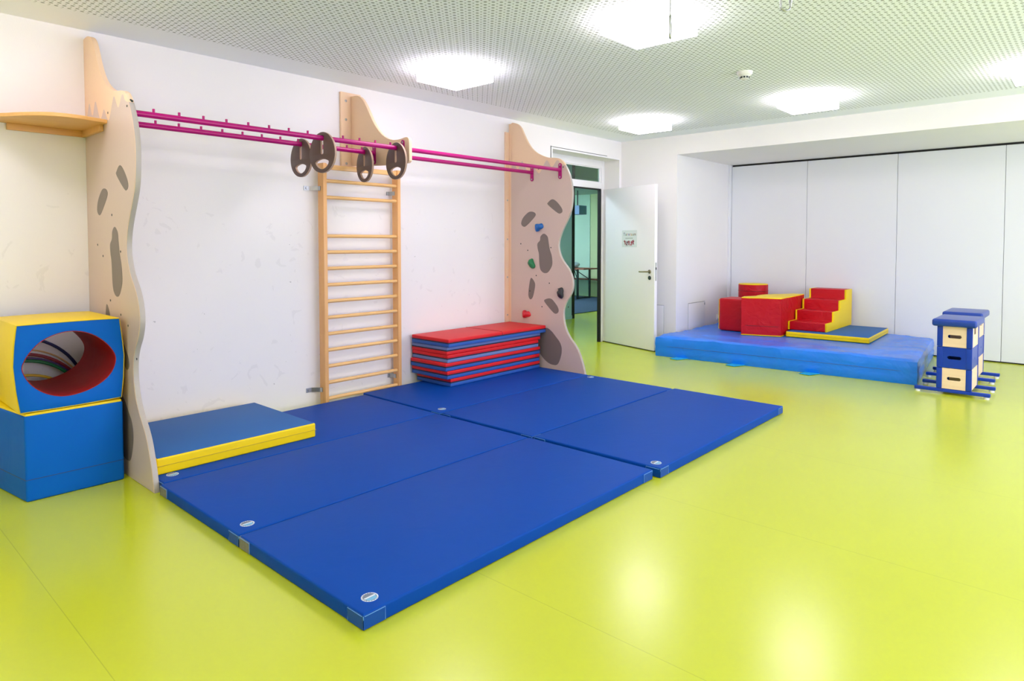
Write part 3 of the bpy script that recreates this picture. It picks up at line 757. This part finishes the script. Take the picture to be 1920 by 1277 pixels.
def gym_mat(w, l, label, badge_at, patches, grey=None):
    """local: x 0..-w (towards the wall), y 0..l"""
    t = thing('gym_mat', label, 'gym mat', (0, 0, 0), 0, 'blue gym mats on the floor')
    bm = bmesh.new()
    nx, ny = 12, 24
    b2 = bmesh.new(); bm_box(b2, (-w, 0, 0.0), (0, l, 0.06), 0.009, 3)
    merge(bm, b2)
    obj('cover', bm, M['matblue'], t, False, 40)
    pw, e = 0.095, 0.0015
    for (cx, cy) in patches:
        x0, x1 = (-pw, e) if cx == 0 else (-w - e, -w + pw)
        y0, y1 = (-e, pw) if cy == 0 else (l - pw, l + e)
        g = grey == (cx, cy)
        bm = bmesh.new()
        # thin L-shaped skin over both edges
        xe = 0 if cx == 0 else -w; sx = 1 if cx == 0 else -1
        ye = 0 if cy == 0 else l; sy = -1 if cy == 0 else 1
        bm_box(bm, (min(x0, x1), min(ye, ye + sy * 0.0015), 0.004), (max(x0, x1), max(ye, ye + sy * 0.0015), 0.056))
        bm_box(bm, (min(xe, xe + sx * 0.0015), min(y0, y1), 0.004), (max(xe, xe + sx * 0.0015), max(y0, y1), 0.056))
        p = obj('corner_patch', bm, M['patchgrey'] if g else M['patch'], t, False)
        if g: p['label'] = 'grey worn corner patch'
        bm = bmesh.new()
        zt = 0.0525; xa = xe + sx * 0.002; ya = ye + sy * 0.002
        xi = x0 if cx == 0 else x1; yi = y1 if cy == 0 else y0
        bm_tube(bm, [(xi, ya, 0.006), (xi, ya, zt), (xe - sx * 0.006, ya, zt), (xa, ye - sy * 0.006, zt), (xa, yi, zt), (xa, yi, 0.006)], 0.0014, 6)
        bm_tube(bm, [(xe - sx * 0.002, ye - sy * 0.002, 0.006), (xe + sx * 0.0005, ye + sy * 0.0005, 0.054)], 0.002, 6)
        obj('piping', bm, M['stitch'], p, False, 60)
    if badge_at: badge(t, badge_at[0], badge_at[1], 0.0602, 1.0, PI / 2 + 0.0)
    return t
g = gym_mat(0.945, 2.010, 'large blue gym mat nearest the camera at the front corner', (-0.08, 0.085), [(0, 0), (0, 1), (1, 0), (1, 1)], (1, 0)); g.location = (-1.917, 1.338, 0)
g = gym_mat(0.925, 2.005, 'blue gym mat between the front mat and the blue-yellow mat, left column', (-0.085, 0.082), [(0, 0), (0, 1), (1, 0), (1, 1)], (1, 0)); g.location = (-2.872, 1.338, 0)
g = gym_mat(0.935, 1.985, 'blue gym mat by the wall bars, partly under the blue and yellow mat', (-0.106, 0.085), [(0, 0), (0, 1), (1, 1)]); g.location = (-3.806, 1.360, 0)
g = gym_mat(0.965, 1.975, 'blue gym mat at the right front, beside the open floor', (-0.068, 0.07), [(0, 0), (0, 1), (1, 0), (1, 1)]); g.location = (-1.890, 3.395, 0)
g = gym_mat(0.915, 1.965, 'blue gym mat in the middle of the right column', (-0.84, 1.885), [(0, 0), (0, 1), (1, 0), (1, 1)]); g.location = (-2.868, 3.385, 0)
g = gym_mat(1.010, 1.975, 'blue gym mat against the wall under the stack of folding mats', (-0.075, 0.09), [(0, 0), (0, 1)]); g.location = (-3.795, 3.372, 0)

# blue/yellow foam mats
def foam_mat(name, x0, y0, x1, y1, z0, h, label, rz=0.0):
    t = thing(name, label, 'foam mat', ((x0 + x1) / 2, (y0 + y1) / 2, z0), rz, 'blue foam mats with yellow edges')
    a, b = (x1 - x0) / 2, (y1 - y0) / 2
    bm = bmesh.new(); bm_box(bm, (-a, -b, 0.0), (a, b, h - 0.004), 0.010, 3); obj('yellow_border', bm, M['yellow'], t, False, 40)
    bm = bmesh.new(); bm_box(bm, (-a + 0.008, -b + 0.008, h - 0.012), (a - 0.008, b - 0.008, h), 0.004, 2); obj('top_cover', bm, M['bluegrey'], t, False, 40)
    bm = bmesh.new()
    pts = [(-a - 0.001, -b - 0.001), (a + 0.001, -b - 0.001), (a + 0.001, b + 0.001), (-a - 0.001, b + 0.001)]
    bm_tube(bm, [(p[0], p[1], h * 0.5) for p in pts], 0.0022, 6, closed=True); obj('zip_seam', bm, mat('dark_yellow_seam', rgb(196, 164, 8), 0.5), t, False, 60)
foam_mat('foam_mat', -4.81, 1.375, -3.950, 2.385, 0.0605, 0.098, 'blue mat with yellow edges lying beside the left climbing panel')

# ------------------------------------------------------------------ stack of folding mats
def fold_mat(x0, x1, y0, y1, z, h, top, bottom, seam, label, k):
    t = thing('folding_mat', label, 'folding mat', ((x0 + x1) / 2, (y0 + y1) / 2, z), group='folding mats stacked against the wall')
    hh = h / 2
    for nm, m, za, zb in (('lower_cushion', bottom, z, z + hh - 0.004), ('upper_cushion', top, z + hh + 0.004, z + h - 0.001)):
        bm = bmesh.new(); bm_box(bm, (x0, y0, za), (x1, y1, zb), 0.008, 3)
        b = obj(nm, bm, m, t, smooth=40)
    bm = bmesh.new(); bm_box(bm, (x0 + 0.002, y0 + 0.0015, z + hh - 0.0055), (x1 - 0.0015, y1 - 0.002, z + hh + 0.0055)); obj('zip', bm, M['zip'], t)
    if seam:
        ym = (y0 + y1) / 2 + 0.02
        bm = bmesh.new(); bm_tube(bm, [(x0 + 0.01, ym, z + h - 0.001), (x1 - 0.008, ym, z + h - 0.001), (x1 + 0.001, ym, z + h - 0.012), (x1 + 0.001, ym, z + hh + 0.006)], 0.004, 8); obj('fold_seam', bm, mat('fold_seam_red', rgb(178, 28, 36), 0.5), t, smooth=60)
S = [(4.045, 5.325, -4.400, 'R', 'B', 'red over blue folding mat at the bottom of the stack'),
     (4.000, 5.315, -4.395, 'R', 'B', 'red over blue folding mat, second from the bottom of the stack'),
     (3.985, 5.330, -4.400, 'R', 'B', 'red over blue folding mat, third from the bottom of the stack'),
     (4.005, 5.300, -4.398, 'R', 'F', 'red over faded blue folding mat, third from the top of the stack'),
     (4.000, 5.335, -4.402, 'F', 'R', 'faded blue over red folding mat, just below the top one of the stack'),
     (3.985, 5.375, -4.360, 'R', 'B', 'red folding mat with a middle crease on top of the stack')]
cm = {'R': M['stackred'], 'B': M['stackblue'], 'F': M['stackblue2']}
for k, (y0, y1, xf, a, b, lab) in enumerate(S):
    fold_mat(-4.90 + (0.02 if k in (0, 5) else 0), xf, y0, y1, 0.0605 + 0.0745 * k, 0.0745, cm[a], cm[b], k == 5, lab, k)

# ------------------------------------------------------------------ blue cube and tunnel block
cx, cy = -4.53, 1.05
cu = thing('foam_cube', 'blue foam cube with a yellow top standing on the floor at the left edge', 'foam block', (cx, cy, 0))
quad = [(-4.215, 0.822), (-4.215, 1.292), (-4.81, 1.305), (-4.81, 0.735)]
bm = bmesh.new(); bm_poly(bm, quad, 0.0, 0.462, 0.012, 3); obj('body', bm, M['royal'], cu, smooth=40)
q2 = [(cx + (x - cx) * 0.985, cy + (y - cy) * 0.98) for x, y in quad]
bm = bmesh.new(); bm_poly(bm, q2, 0.450, 0.474, 0.008, 2); tp = obj('yellow_top', bm, M['yellow'], cu, smooth=40)
bm = bmesh.new(); q3 = [(cx + (x - cx) * 1.001, cy + (y - cy) * 1.001) for x, y in quad]
bm_tube(bm, [(x, y, 0.118) for x, y in q3], 0.0022, 6, closed=True); obj('zip_seam', bm, mat('dark_blue_seam', rgb(10, 58, 120), 0.5), cu, smooth=60)

tb = thing('tunnel_block', 'blue and yellow foam block with an oval red-lined hole on top of the blue cube', 'foam block', (cx, 1.045, 0.476))
lens = [(0.819, 0.716), (0.832, 0.760), (0.858, 0.802), (0.898, 0.845), (0.945, 0.873), (1.000, 0.890), (1.050, 0.893), (1.105, 0.882), (1.160, 0.855), (1.210, 0.810), (1.245, 0.760), (1.258, 0.718),
        (1.250, 0.672), (1.228, 0.630), (1.190, 0.594), (1.140, 0.566), (1.080, 0.548), (1.020, 0.542), (0.965, 0.551), (0.910, 0.578), (0.865, 0.618), (0.835, 0.665)]
rim = [(0.797, 0.948), (0.900, 0.950), (1.04, 0.951), (1.18, 0.950), (1.285, 0.947), (1.297, 0.84), (1.306, 0.727), (1.300, 0.60), (1.288, 0.484), (1.16, 0.480), (1.04, 0.478), (0.92, 0.478), (0.802, 0.480), (0.786, 0.60), (0.776, 0.731), (0.783, 0.84)]
XF, XBk = -4.215, -4.80
def ring_plate(name, xa, xb, m, sc=1.0, hs=1.0, bev=0.004):
    c = (1.041, 0.716)
    r_ = [(c[0] + (p[0] - c[0]) * sc, c[1] + (p[1] - c[1]) * sc) for p in rim]
    l_ = [(c[0] + (p[0] - c[0]) * hs, c[1] + (p[1] - c[1]) * hs) for p in spline(lens, True, 3)]
    bm = plate_mesh([r_, l_[::-1]], abs(xb - xa), bev, 2); bm.transform(Matrix.Translation(((xa + xb) / 2, 0, 0)) @ YZ)
    for v in bm.verts: v.co.z = max(v.co.z, 0.4765)
    return obj(name, bm, m, tb, smooth=40)
ring_plate('yellow_body', XBk + 0.008, XF - 0.008, M['yellow'], 1.0, 1.035)
fc = ring_plate('front_cover', XF - 0.012, XF, M['royal'], 0.988, 1.01)
ring_plate('back_cover', XBk, XBk + 0.012, M['royal'], 0.988, 1.01)
bm = bmesh.new()
sl = spline(lens, True, 3); L = len(sl)
rows = []
NS = 10
for i in range(NS + 1):
    x = XF + 0.001 + (XBk - XF - 0.002) * i / NS
    rows.append([bm.verts.new((x, p[0], p[1])) for p in sl])
for i in range(NS):
    for k in range(L):
        bm.faces.new((rows[i][k], rows[i][(k + 1) % L], rows[i + 1][(k + 1) % L], rows[i + 1][k]))
outer = []
for i in (0, NS):
    pass
bmesh.ops.recalc_face_normals(bm, faces=bm.faces)
bmesh.ops.solidify(bm, geom=bm.faces[:], thickness=-0.003)
obj('red_lining', bm, M['red_in'], tb, smooth=50)
bm = bmesh.new(); bm_tube(bm, [(XF + 0.001, 1.041 + (p[0] - 1.041) * 0.990, 0.716 + (p[1] - 0.716) * 0.990) for p in rim], 0.0022, 6, closed=True)
for v in bm.verts: v.co.z = max(v.co.z, 0.477)
obj('edge_piping', bm, mat('dark_yellow_piping', rgb(214, 190, 40), 0.5), tb, smooth=60)

# hoops leaning behind the tunnel block
def hoop(r, y, x, m, label, tr=0.0095):
    bm = bmesh.new(); tl = 0.02
    pts = [(x, y + r * math.cos(2 * PI * k / 64), r + tr + r * math.sin(2 * PI * k / 64)) for k in range(64)]
    bm_tube(bm, pts, tr, 10, closed=True)
    o = obj('gymnastic_hoop', bm, m, smooth=60); tag(o, label, 'hoop', 'hoops leaning behind the tunnel block')
    o.location = (0, 0, 0)
hoop(0.400, 0.885, -4.9095, HC['navy'], 'dark blue hoop, largest and topmost seen through the oval hole')
hoop(0.362, 0.925, -4.893, HC['beechw'], 'pale wooden hoop seen just above the red hoop through the oval hole', 0.005)
hoop(0.346, 0.925, -4.877, HC['redwood'], 'red hoop seen through the oval hole', 0.010)
hoop(0.337, 0.930, -4.859, HC['violet'], 'violet hoop between the red and green hoops', 0.007)
hoop(0.328, 0.930, -4.841, HC['green'], 'green hoop seen through the oval hole', 0.010)
hoop(0.286, 0.940, -4.822, HC['sun'], 'yellow hoop, lowest seen through the oval hole', 0.008)

# ------------------------------------------------------------------ large crash mat with foam blocks
def soft_block(poly, z0, z1, bevel, cuts, amp, fr, seed=0.0):
    """soft polygonal cushion, subdivided and gently creased"""
    bm = bmesh.new(); bm_poly(bm, poly, z0, z1, 0, 1)
    bmesh.ops.triangulate(bm, faces=[f for f in bm.faces if len(f.verts) > 4])
    bmesh.ops.subdivide_edges(bm, edges=bm.edges[:], cuts=cuts, use_grid_fill=True)
    bm.normal_update()
    for v in bm.verts:
        p = Vector((v.co.x, v.co.y, v.co.z)) * fr + Vector((seed, 0, 0))
        d = noise.noise(p) + 0.5 * noise.noise(p * 2.3)
        if v.co.z < z0 + 0.002: continue
        v.co += v.normal * d * amp
    return bm
HB = 0.25
bg = thing('crash_mat', 'large bright blue crash mat lying in the recess under the red foam blocks', 'crash mat', (-2.7, 8.2, 0))
qd = [(-4.03, 7.10), (-1.295, 7.285), (-1.48, 9.22), (-4.05, 9.14)]
b = bmesh.new()
NXg, NYg, NZg = 72, 44, 6
def qpt(u, v):
    a = Vector(qd[0]).lerp(Vector(qd[1]), u); c_ = Vector(qd[3]).lerp(Vector(qd[2]), u); return a.lerp(c_, v)
def hsurf(u, v):
    p = qpt(u, v)
    q = p.y + 0.45 * noise.noise(Vector((p.x * 0.9, 1.7, 0)))
    # flat where the foam blocks press it down, loose and creased elsewhere
    ld = max(0.0, max(-3.75 - p.x, p.x + 1.90, 7.78 - p.y)); k = min(1.0, ld / 0.18)
    n_ = noise.noise(Vector((p.x * 0.9, q * 3.2, 3.1))) * 0.018 + (1 - abs(noise.noise(Vector((p.x * 1.4 + 0.5 * q, q * 6.0, 7.7))))) ** 8 * 0.012
    return HB - 0.003 + k * min(n_ - 0.004, 0.014)
top = [[None] * (NYg + 1) for _ in range(NXg + 1)]
for i in range(NXg + 1):
    for j in range(NYg + 1):
        u, v = i / NXg, j / NYg; p = qpt(u, v)
        e = min(u * 2.77, (1 - u) * 2.77, v * 2.0, (1 - v) * 2.0); dz = 0.018 * max(0, 1 - e / 0.045) ** 2
        top[i][j] = b.verts.new((p.x, p.y, hsurf(u, v) - dz))
for i in range(NXg):
    for j in range(NYg):
        b.faces.new((top[i][j], top[i + 1][j], top[i + 1][j + 1], top[i][j + 1]))
ringv = [(i, 0) for i in range(NXg)] + [(NXg, j) for j in range(NYg)] + [(i, NYg) for i in range(NXg, 0, -1)] + [(0, j) for j in range(NYg, 0, -1)]
cen = Vector((-2.7, 8.2))
prev = [top[i][j] for i, j in ringv]
for s in range(1, 7):
    t_ = s / 6
    cur = []
    for k, (i, j) in enumerate(ringv):
        v = top[i][j]; out = 0.012 * math.sin(PI * t_) * 1.0
        z = v.co.z * (1 - t_) + 0.001 * t_
        p = Vector((v.co.x, v.co.y)); 
        nrm = Vector((0, -1)) if j == 0 else (Vector((1, 0)) if i == NXg else (Vector((0, 0)) if j == NYg else Vector((0, 0))))
        w = noise.noise(Vector((p.x * 5, p.y * 5, z * 9))) * 0.006
        if abs(t_ - 0.5) < 0.01: out -= 0.010
        q = p + nrm * (out + (w if 0 < s < 6 else 0))
        cur.append(b.verts.new((q.x, q.y, z)))
    for k in range(len(ringv)):
        k2 = (k + 1) % len(ringv); b.faces.new((prev[k], prev[k2], cur[k2], cur[k]))
    prev = cur
b.faces.new(prev)
bmesh.ops.recalc_face_normals(b, faces=b.faces)
obj('cover', b, M['sky_mat'], bg, smooth=50)
for u in (0.125, 0.37, 0.655):
    p = qpt(u, 0)
    bm = bmesh.new()
    tab = [(p.x - 0.070, p.y + 0.004), (p.x - 0.095, p.y - 0.125), (p.x + 0.015, p.y - 0.150), (p.x + 0.075, p.y + 0.004)]
    bm_poly(bm, tab, 0.004, 0.010, 0.001, 1)
    obj('carry_strap', bm, mat('cyan_strap', rgb(24, 160, 208), 0.6), bg)
bm = bmesh.new(); bm_tube(bm, [(*(qpt(k / 40, 0) + Vector((0, -0.004))), 0.126) for k in range(41)], 0.003, 6); obj('zip_seam', bm, mat('deep_blue_seam', rgb(0, 84, 172), 0.5), bg, smooth=60)
ZT = HB + 0.0

foam_mat('foam_mat', -2.83, 8.06, -1.93, 9.17, ZT + 0.001, 0.066, 'blue mat with yellow edges under the red foam steps', math.radians(2.5))
# steps
ZS = ZT + 0.0685
st = thing('foam_steps', 'red foam steps with yellow sides on the small mat', 'foam steps', (-2.62, 8.7, ZS))
x0, x1, ya = -2.842, -2.392, 8.215
dp = 0.2566; hs = [0.420, 0.540, 0.662, 0.782]
prof = [(ya, ZS)]
for k in range(4):
    prof += [(ya + dp * k, hs[k]), (ya + dp * (k + 1), hs[k])]
prof += [(ya + dp * 4, ZS)]
bm = bmesh.new(); bm_poly(bm, prof, x0 + 0.02, x1 - 0.02, 0.009, 3, mtx=YZ)
core = obj('red_tread_cover', bm, M['foamred'], st, smooth=40)
for nm, a_, b_ in (('yellow_side', x0, x0 + 0.021), ('yellow_side', x1 - 0.021, x1)):
    bm = bmesh.new(); c_ = (ya + dp * 2, 0.5)
    bm_poly(bm, prof, a_, b_, 0.004, 2, mtx=YZ); obj(nm, bm, M['yellow'], st, smooth=40)
# concave cut block (bridge standing on end)
ab = thing('foam_bridge_block', 'large red foam block with yellow ends in front of the drum', 'foam block', (-3.05, 8.3, ZT))
pts = [(-3.268, 7.83), (-2.838, 7.965), (-2.866, 8.86), (-3.0, 8.86)] + [(-3.0 - 0.20 * math.sin(PI * k / 10) * 0.6 - 0.20 * k / 10, 8.80 - 0.72 * k / 10) for k in range(1, 10)] + [(-3.30, 7.98)]
bm = soft_block(pts, ZT + 0.012, 0.703, 0.0, 4, 0.006, 5.0)
obj('red_cover', bm, M['foamred'], ab, smooth=50)
bm = bmesh.new(); bm_poly(bm, [( -3.07 + (x + 3.07) * 1.0, y) for x, y in pts], 0.700, 0.714, 0.004, 2); obj('yellow_end', bm, M['yellow'], ab, smooth=40)
bm = bmesh.new(); bm_poly(bm, pts, ZT + 0.0008, ZT + 0.014, 0.004, 2); obj('yellow_end', bm, M['yellow'], ab, smooth=40)
bm = bmesh.new()
e = Vector((-2.838 + 3.268, 7.965 - 7.83)).normalized(); nn = Vector((e.y, -e.x)) * 0.004
A = Vector((-3.268, 7.83)) + e * 0.05 + nn; B = Vector((-2.838, 7.965)) - e * 0.03 + nn
bm_tube(bm, [(A.x, A.y, 0.37), (B.x, B.y, 0.37)], 0.0028, 6); obj('zip_seam', bm, mat('dark_red_seam', rgb(110, 10, 26), 0.5), ab, smooth=60)
# drums
dr = thing('foam_drum', 'upright red foam drum with a yellow top by the folding wall', 'foam drum', (-3.575, 8.96, ZT))
bm = bmesh.new(); bm_lathe(bm, [(0, ZT + 0.001), (0.19, ZT + 0.001), (0.194, ZT + 0.01), (0.194, 0.802), (0.188, 0.808), (0, 0.808)], 48, Matrix.Translation((-3.575, 8.96, 0))); obj('red_cover', bm, M['foamred'], dr, smooth=40)
bm = bmesh.new(); bm_lathe(bm, [(0.19, 0.802), (0.192, 0.810), (0.185, 0.815), (0, 0.815)], 48, Matrix.Translation((-3.575, 8.96, 0))); obj('yellow_top', bm, M['yellow'], dr, smooth=40)
bm = bmesh.new(); bm_tube(bm, [(-3.575 + 0.1945 * math.cos(2 * PI * k / 48), 8.96 + 0.1945 * math.sin(2 * PI * k / 48), 0.72) for k in range(48)], 0.003, 6, closed=True); obj('seam', bm, mat('drum_seam', rgb(96, 12, 24), 0.5), dr, smooth=60)
# rounded block left of the bridge block
rb = thing('foam_half_drum', 'red rounded foam block with a yellow end, leftmost on the crash mat', 'foam block', (-3.5, 8.25, ZT))
rp = []
for (cx_, cy_, a0) in ((-3.625, 8.13, 180), (-3.36, 8.13, 270), (-3.36, 8.42, 0), (-3.625, 8.42, 90)):
    for k in range(7):
        a = math.radians(a0 + 15 * k); rp.append((cx_ + 0.055 * math.cos(a), cy_ + 0.055 * math.sin(a)))
bm = bmesh.new(); bm_poly(bm, rp, ZT + 0.001, 0.662, 0.028, 4, top_only=True)
obj('red_cover', bm, M['foamred'], rb, smooth=50)
bm = bmesh.new(); bm_box(bm, (-3.692, 8.12, ZT + 0.012), (-3.678, 8.43, 0.650), 0.006, 2); obj('yellow_end', bm, M['yellow'], rb, smooth=40)

# ------------------------------------------------------------------ vaulting boxes
def vault(x, y, label):
    """local origin: left front bottom corner; box 0.268 x 0.40"""
    t = thing('vaulting_box', label, 'vaulting box', (0, 0, 0), 0, 'small vaulting boxes')
    W, D = 0.268, 0.41; pw = 0.045
    segs = [(0.052, 0.243, 'w'), (0.243, 0.435, 'b'), (0.435, 0.628, 'w')]
    for z0, z1, c in segs:
        pm = M['birch'] if c == 'w' else M['vaultblue']; ps = M['birchx'] if c == 'w' else M['vaultblue']
        zc = (z0 + z1) / 2
        body = bmesh.new()
        for py in (0.004, D - 0.018):
            rimp = [(0.006, z0 + 0.002), (W - 0.006, z0 + 0.002), (W - 0.006, z1 - 0.002), (0.006, z1 - 0.002)]
            hl = [(q[1] + W / 2, q[0] + zc) for q in slotpts(0, 0, 0.030, 0.105)]
            merge(body, plate_mesh([rimp, hl], 0.014, 0.0), Matrix.Translation((0, py + 0.007, 0)) @ XZ)
        for px in (0.004, W - 0.018):
            rimp = [(0.018, z0 + 0.002), (D - 0.018, z0 + 0.002), (D - 0.018, z1 - 0.002), (0.018, z1 - 0.002)]
            if z1 > 0.6: rimp = [(0.018, z0 + 0.002), (D - 0.018, z0 + 0.002), (D - 0.018, z1 - 0.002), (D - 0.14, z1 - 0.002), (D - 0.14, z1 - 0.085), (0.14, z1 - 0.085), (0.14, z1 - 0.002), (0.018, z1 - 0.002)]
            hl = [(D / 2 + 0.012 * math.cos(2 * PI * k / 16), zc - 0.012 + 0.012 * math.sin(2 * PI * k / 16)) for k in range(16)]
            merge(body, plate_mesh([rimp, hl[::-1]], 0.014, 0.0), Matrix.Translation((px + 0.007, 0, 0)) @ YZ)
        sec = obj('box_section', body, pm, t, False)
        if c == 'b': sec['label'] = 'blue painted section'
        for px in (0, W - pw):
            for py in (0, D - 0.03):
                bm = bmesh.new(); bm_box(bm, (px, py, z0 + 0.001), (px + pw, py + 0.03, z1 - 0.001), 0.006, 2)
                obj('corner_post', bm, M['vaultblue'], sec, False, 40)
    bm = bmesh.new(); bm_box(bm, (-0.035, -0.055, 0.624), (W + 0.035, D + 0.055, 0.690), 0.026, 5); obj('padded_top', bm, M['vaultpad'], t, False, 50)
    for py in (0.0, D - 0.04):
        bm = bmesh.new(); bm_box(bm, (-0.172, py, 0.020), (W + 0.138, py + 0.04, 0.050), 0.006, 2); r_ = obj('foot_rail', bm, M['vaultblue'], t, False, 40)
        for px in (-0.145, W + 0.11):
            bm = bmesh.new(); bm_lathe(bm, [(0, 0.0), (0.020, 0.0), (0.020, 0.016), (0.012, 0.021), (0, 0.021)], 20, Matrix.Translation((px, py + 0.02, 0))); obj('rubber_foot', bm, M['rubber'], r_, False, 40)
    t.location = (x, y, 0)
    return t
v1 = vault(-1.100, 7.025, 'blue and pale wood vaulting box standing in front')
v2 = dup(v1, (-1.145, 7.83, 0), 0, 'vaulting box mostly hidden behind the front one')

# ------------------------------------------------------------------ corridor and room beyond the door
struct('wall_corridor', [((-7.35, 3.0, 0), (-7.15, 9.56, 2.9))], M['teal'], 'teal grey wall across the corridor beyond the doorway', 'wall')
struct('baseboard_corridor', [((-7.15, 3.0, 0), (-7.138, 9.56, 0.06))], M['teal'], 'teal skirting of the corridor wall', 'skirting')
struct('trim_3', [((-7.36, 9.56, 0), (-7.13, 9.62, 2.9))], M['black'], 'black end post of the corridor wall', 'post')
struct('wall_corridor_end', [((-7.35, 2.8, 0), (XW - T, 3.0, 2.9))], M['teal'], 'end wall of the corridor', 'wall')
struct('wall_far_room', [((-9.80, 13.9, 0), (-5.0, 14.1, 2.9)), ], M['limewall'], 'pale lime far wall seen through the doorway', 'wall')
struct('wall_far_room_mint', [((-12.2, 13.88, 0), (-9.805, 14.1, 2.9)), ], M['mint'], 'mint green far wall seen through the doorway', 'wall')
struct('wall_far_room_side', [((-12.2, 9.4, 0), (-12.0, 13.9, 2.9)), ((-12.0, 9.36, 0), (-7.36, 9.56, 2.9))], M['mint'], 'side walls of the room beyond the corridor', 'wall')
struct('wall_far_room_right', [((XW - T - 0.02, 9.6, 0), (XW, 14.0, 2.9))], M['mint'], 'right side wall of the space beyond the doorway', 'wall')
struct('ceiling_corridor', [((-12.2, 2.8, 2.9), (XW - T, 14.1, 3.0)), ((-12.0, 9.9, 2.62), (-7.5, 13.8, 2.9))], M['greyceil'], 'grey green ceiling beyond the doorway', 'ceiling')
cp = box('carpet', (-11.9, 9.7, 0.0), (-7.56, 13.7, 0.012), M['carpet']); tag(cp, 'blue grey carpet in the room beyond the doorway', 'carpet')
oc = box('orange_card', (-7.148, 9.02, 1.235), (-7.142, 9.19, 1.545), M['orange']); tag(oc, 'orange card on the teal corridor wall', 'card')
far = [(-10.6, 11.2, 2.62), (-9.7, 10.4, 2.62), (-6.3, 6.5, 2.9)]  # last lamp is added out of view to brighten the teal corridor wall
for k, (x, y, z) in enumerate(far):
    t = thing('unseen_lamp', ('ceiling lamp in the carpeted room, farther from the doorway', 'ceiling lamp in the carpeted room, nearer the doorway', 'added lamp out of view that brightens the teal corridor wall')[k], 'ceiling lamp', (x, y, z), group='lamps beyond the doorway')
    box('housing', (x - 0.3, y - 0.3, z - 0.02), (x + 0.3, y + 0.3, z), M['paint_white'], t)
    box('diffuser', (x - 0.29, y - 0.29, z - 0.08), (x + 0.29, y + 0.29, z - 0.02), M['lamp_far'] if k < 2 else emis('added_corridor_fill', (0.8, 0.95, 1.1, 1), 24.0), t, 0.005)
# pendant seen in the far room
pd = thing('pendant_lamp', 'pale blue box lamp hanging in the far room', 'lamp', (-9.25, 12.6, 2.62))
box('shade', (-9.42, 12.45, 2.05), (-9.10, 12.75, 2.26), mat('pale_blue_shade', rgb(120, 150, 196), 0.5), pd, 0.01)
box('rod', (-9.27, 12.59, 2.26), (-9.25, 12.61, 2.62), M['darkmetal'], pd)
# trestle table and bench
def trestle(name, x0, x1, y0, y1, h, m, label, cat):
    t = thing(name, label, cat, ((x0 + x1) / 2, (y0 + y1) / 2, 0.012))
    box('top', (x0, y0, h - 0.03), (x1, y1, h), m, t, 0.004)
    for x in (x0 + 0.22, x1 - 0.22):
        bm = bmesh.new()
        for y in (y0 + 0.05, y1 - 0.05): bm_box(bm, (x - 0.02, y - 0.02, 0.012), (x + 0.02, y + 0.02, h - 0.03))
        bm_box(bm, (x - 0.015, y0 + 0.05, 0.02), (x + 0.015, y1 - 0.05, 0.05))
        bm_tube(bm, [(x, y0 + 0.05, h * 0.62), (x + (0.3 if x < (x0 + x1) / 2 else -0.3), (y0 + y1) / 2, h - 0.03)], 0.010, 8)
        bm_tube(bm, [(x, y1 - 0.05, h * 0.62), (x + (0.3 if x < (x0 + x1) / 2 else -0.3), (y0 + y1) / 2, h - 0.03)], 0.010, 8)
        obj('leg_frame', bm, M['darkmetal'], t)
trestle('trestle_table', -11.3, -9.25, 12.85, 13.45, 0.76, M['tabletop'], 'folding table in the room beyond the doorway', 'table')
trestle('trestle_bench', -11.4, -9.45, 12.35, 12.60, 0.47, M['tabletop'], 'folding bench in front of the table beyond the doorway', 'bench')
trestle('trestle_bench', -11.0, -8.95, 13.58, 13.82, 0.47, M['tabletop'], 'folding bench behind the table beyond the doorway', 'bench')
def blob(name, c, s, m, label, cat, seed):
    bm = bmesh.new(); bmesh.ops.create_icosphere(bm, subdivisions=4, radius=1)
    for v in bm.verts:
        n_ = 1 + 0.28 * noise.noise(v.co * 1.8 + Vector((seed, 0, 0)))
        v.co = Vector((c[0] + v.co.x * s[0] * n_, c[1] + v.co.y * s[1] * n_, max(c[2] - s[2] * 0.75, c[2] + v.co.z * s[2] * n_)))
    o = obj(name, bm, m, smooth=60); return tag(o, label, cat)
blob('plastic_bag', (-9.85, 13.1, 0.835), (0.24, 0.18, 0.095), M['bagwhite'], 'pale crumpled bag lying on the table beyond the doorway', 'bag', 1.0)
blob('backpack', (-9.95, 12.2, 0.20), (0.18, 0.15, 0.24), M['bagdark'], 'dark backpack on the carpet by the bench', 'backpack', 5.0)
blob('shoulder_bag', (-9.52, 12.15, 0.11), (0.12, 0.12, 0.12), M['bagdark'], 'small dark bag on the carpet beside the backpack', 'bag', 9.0)

# ------------------------------------------------------------------ world, look
wd = bpy.data.worlds.new('sky'); SC.world = wd; wd.use_nodes = True
bgn = wd.node_tree.nodes['Background']
bgn.inputs['Color'].default_value = (0.88, 0.90, 1.22, 1); bgn.inputs['Strength'].default_value = 4.1
vs = SC.view_settings
vs.view_transform = 'Standard'; vs.look = 'None'; vs.exposure = 0.24; vs.gamma = 1.0; vs.use_curve_mapping = False
SC.cycles.max_bounces = 8; SC.cycles.diffuse_bounces = 5; SC.cycles.glossy_bounces = 4; SC.cycles.transmission_bounces = 6
SC.cycles.use_denoising = True
SC.cycles.sample_clamp_indirect = 6.0
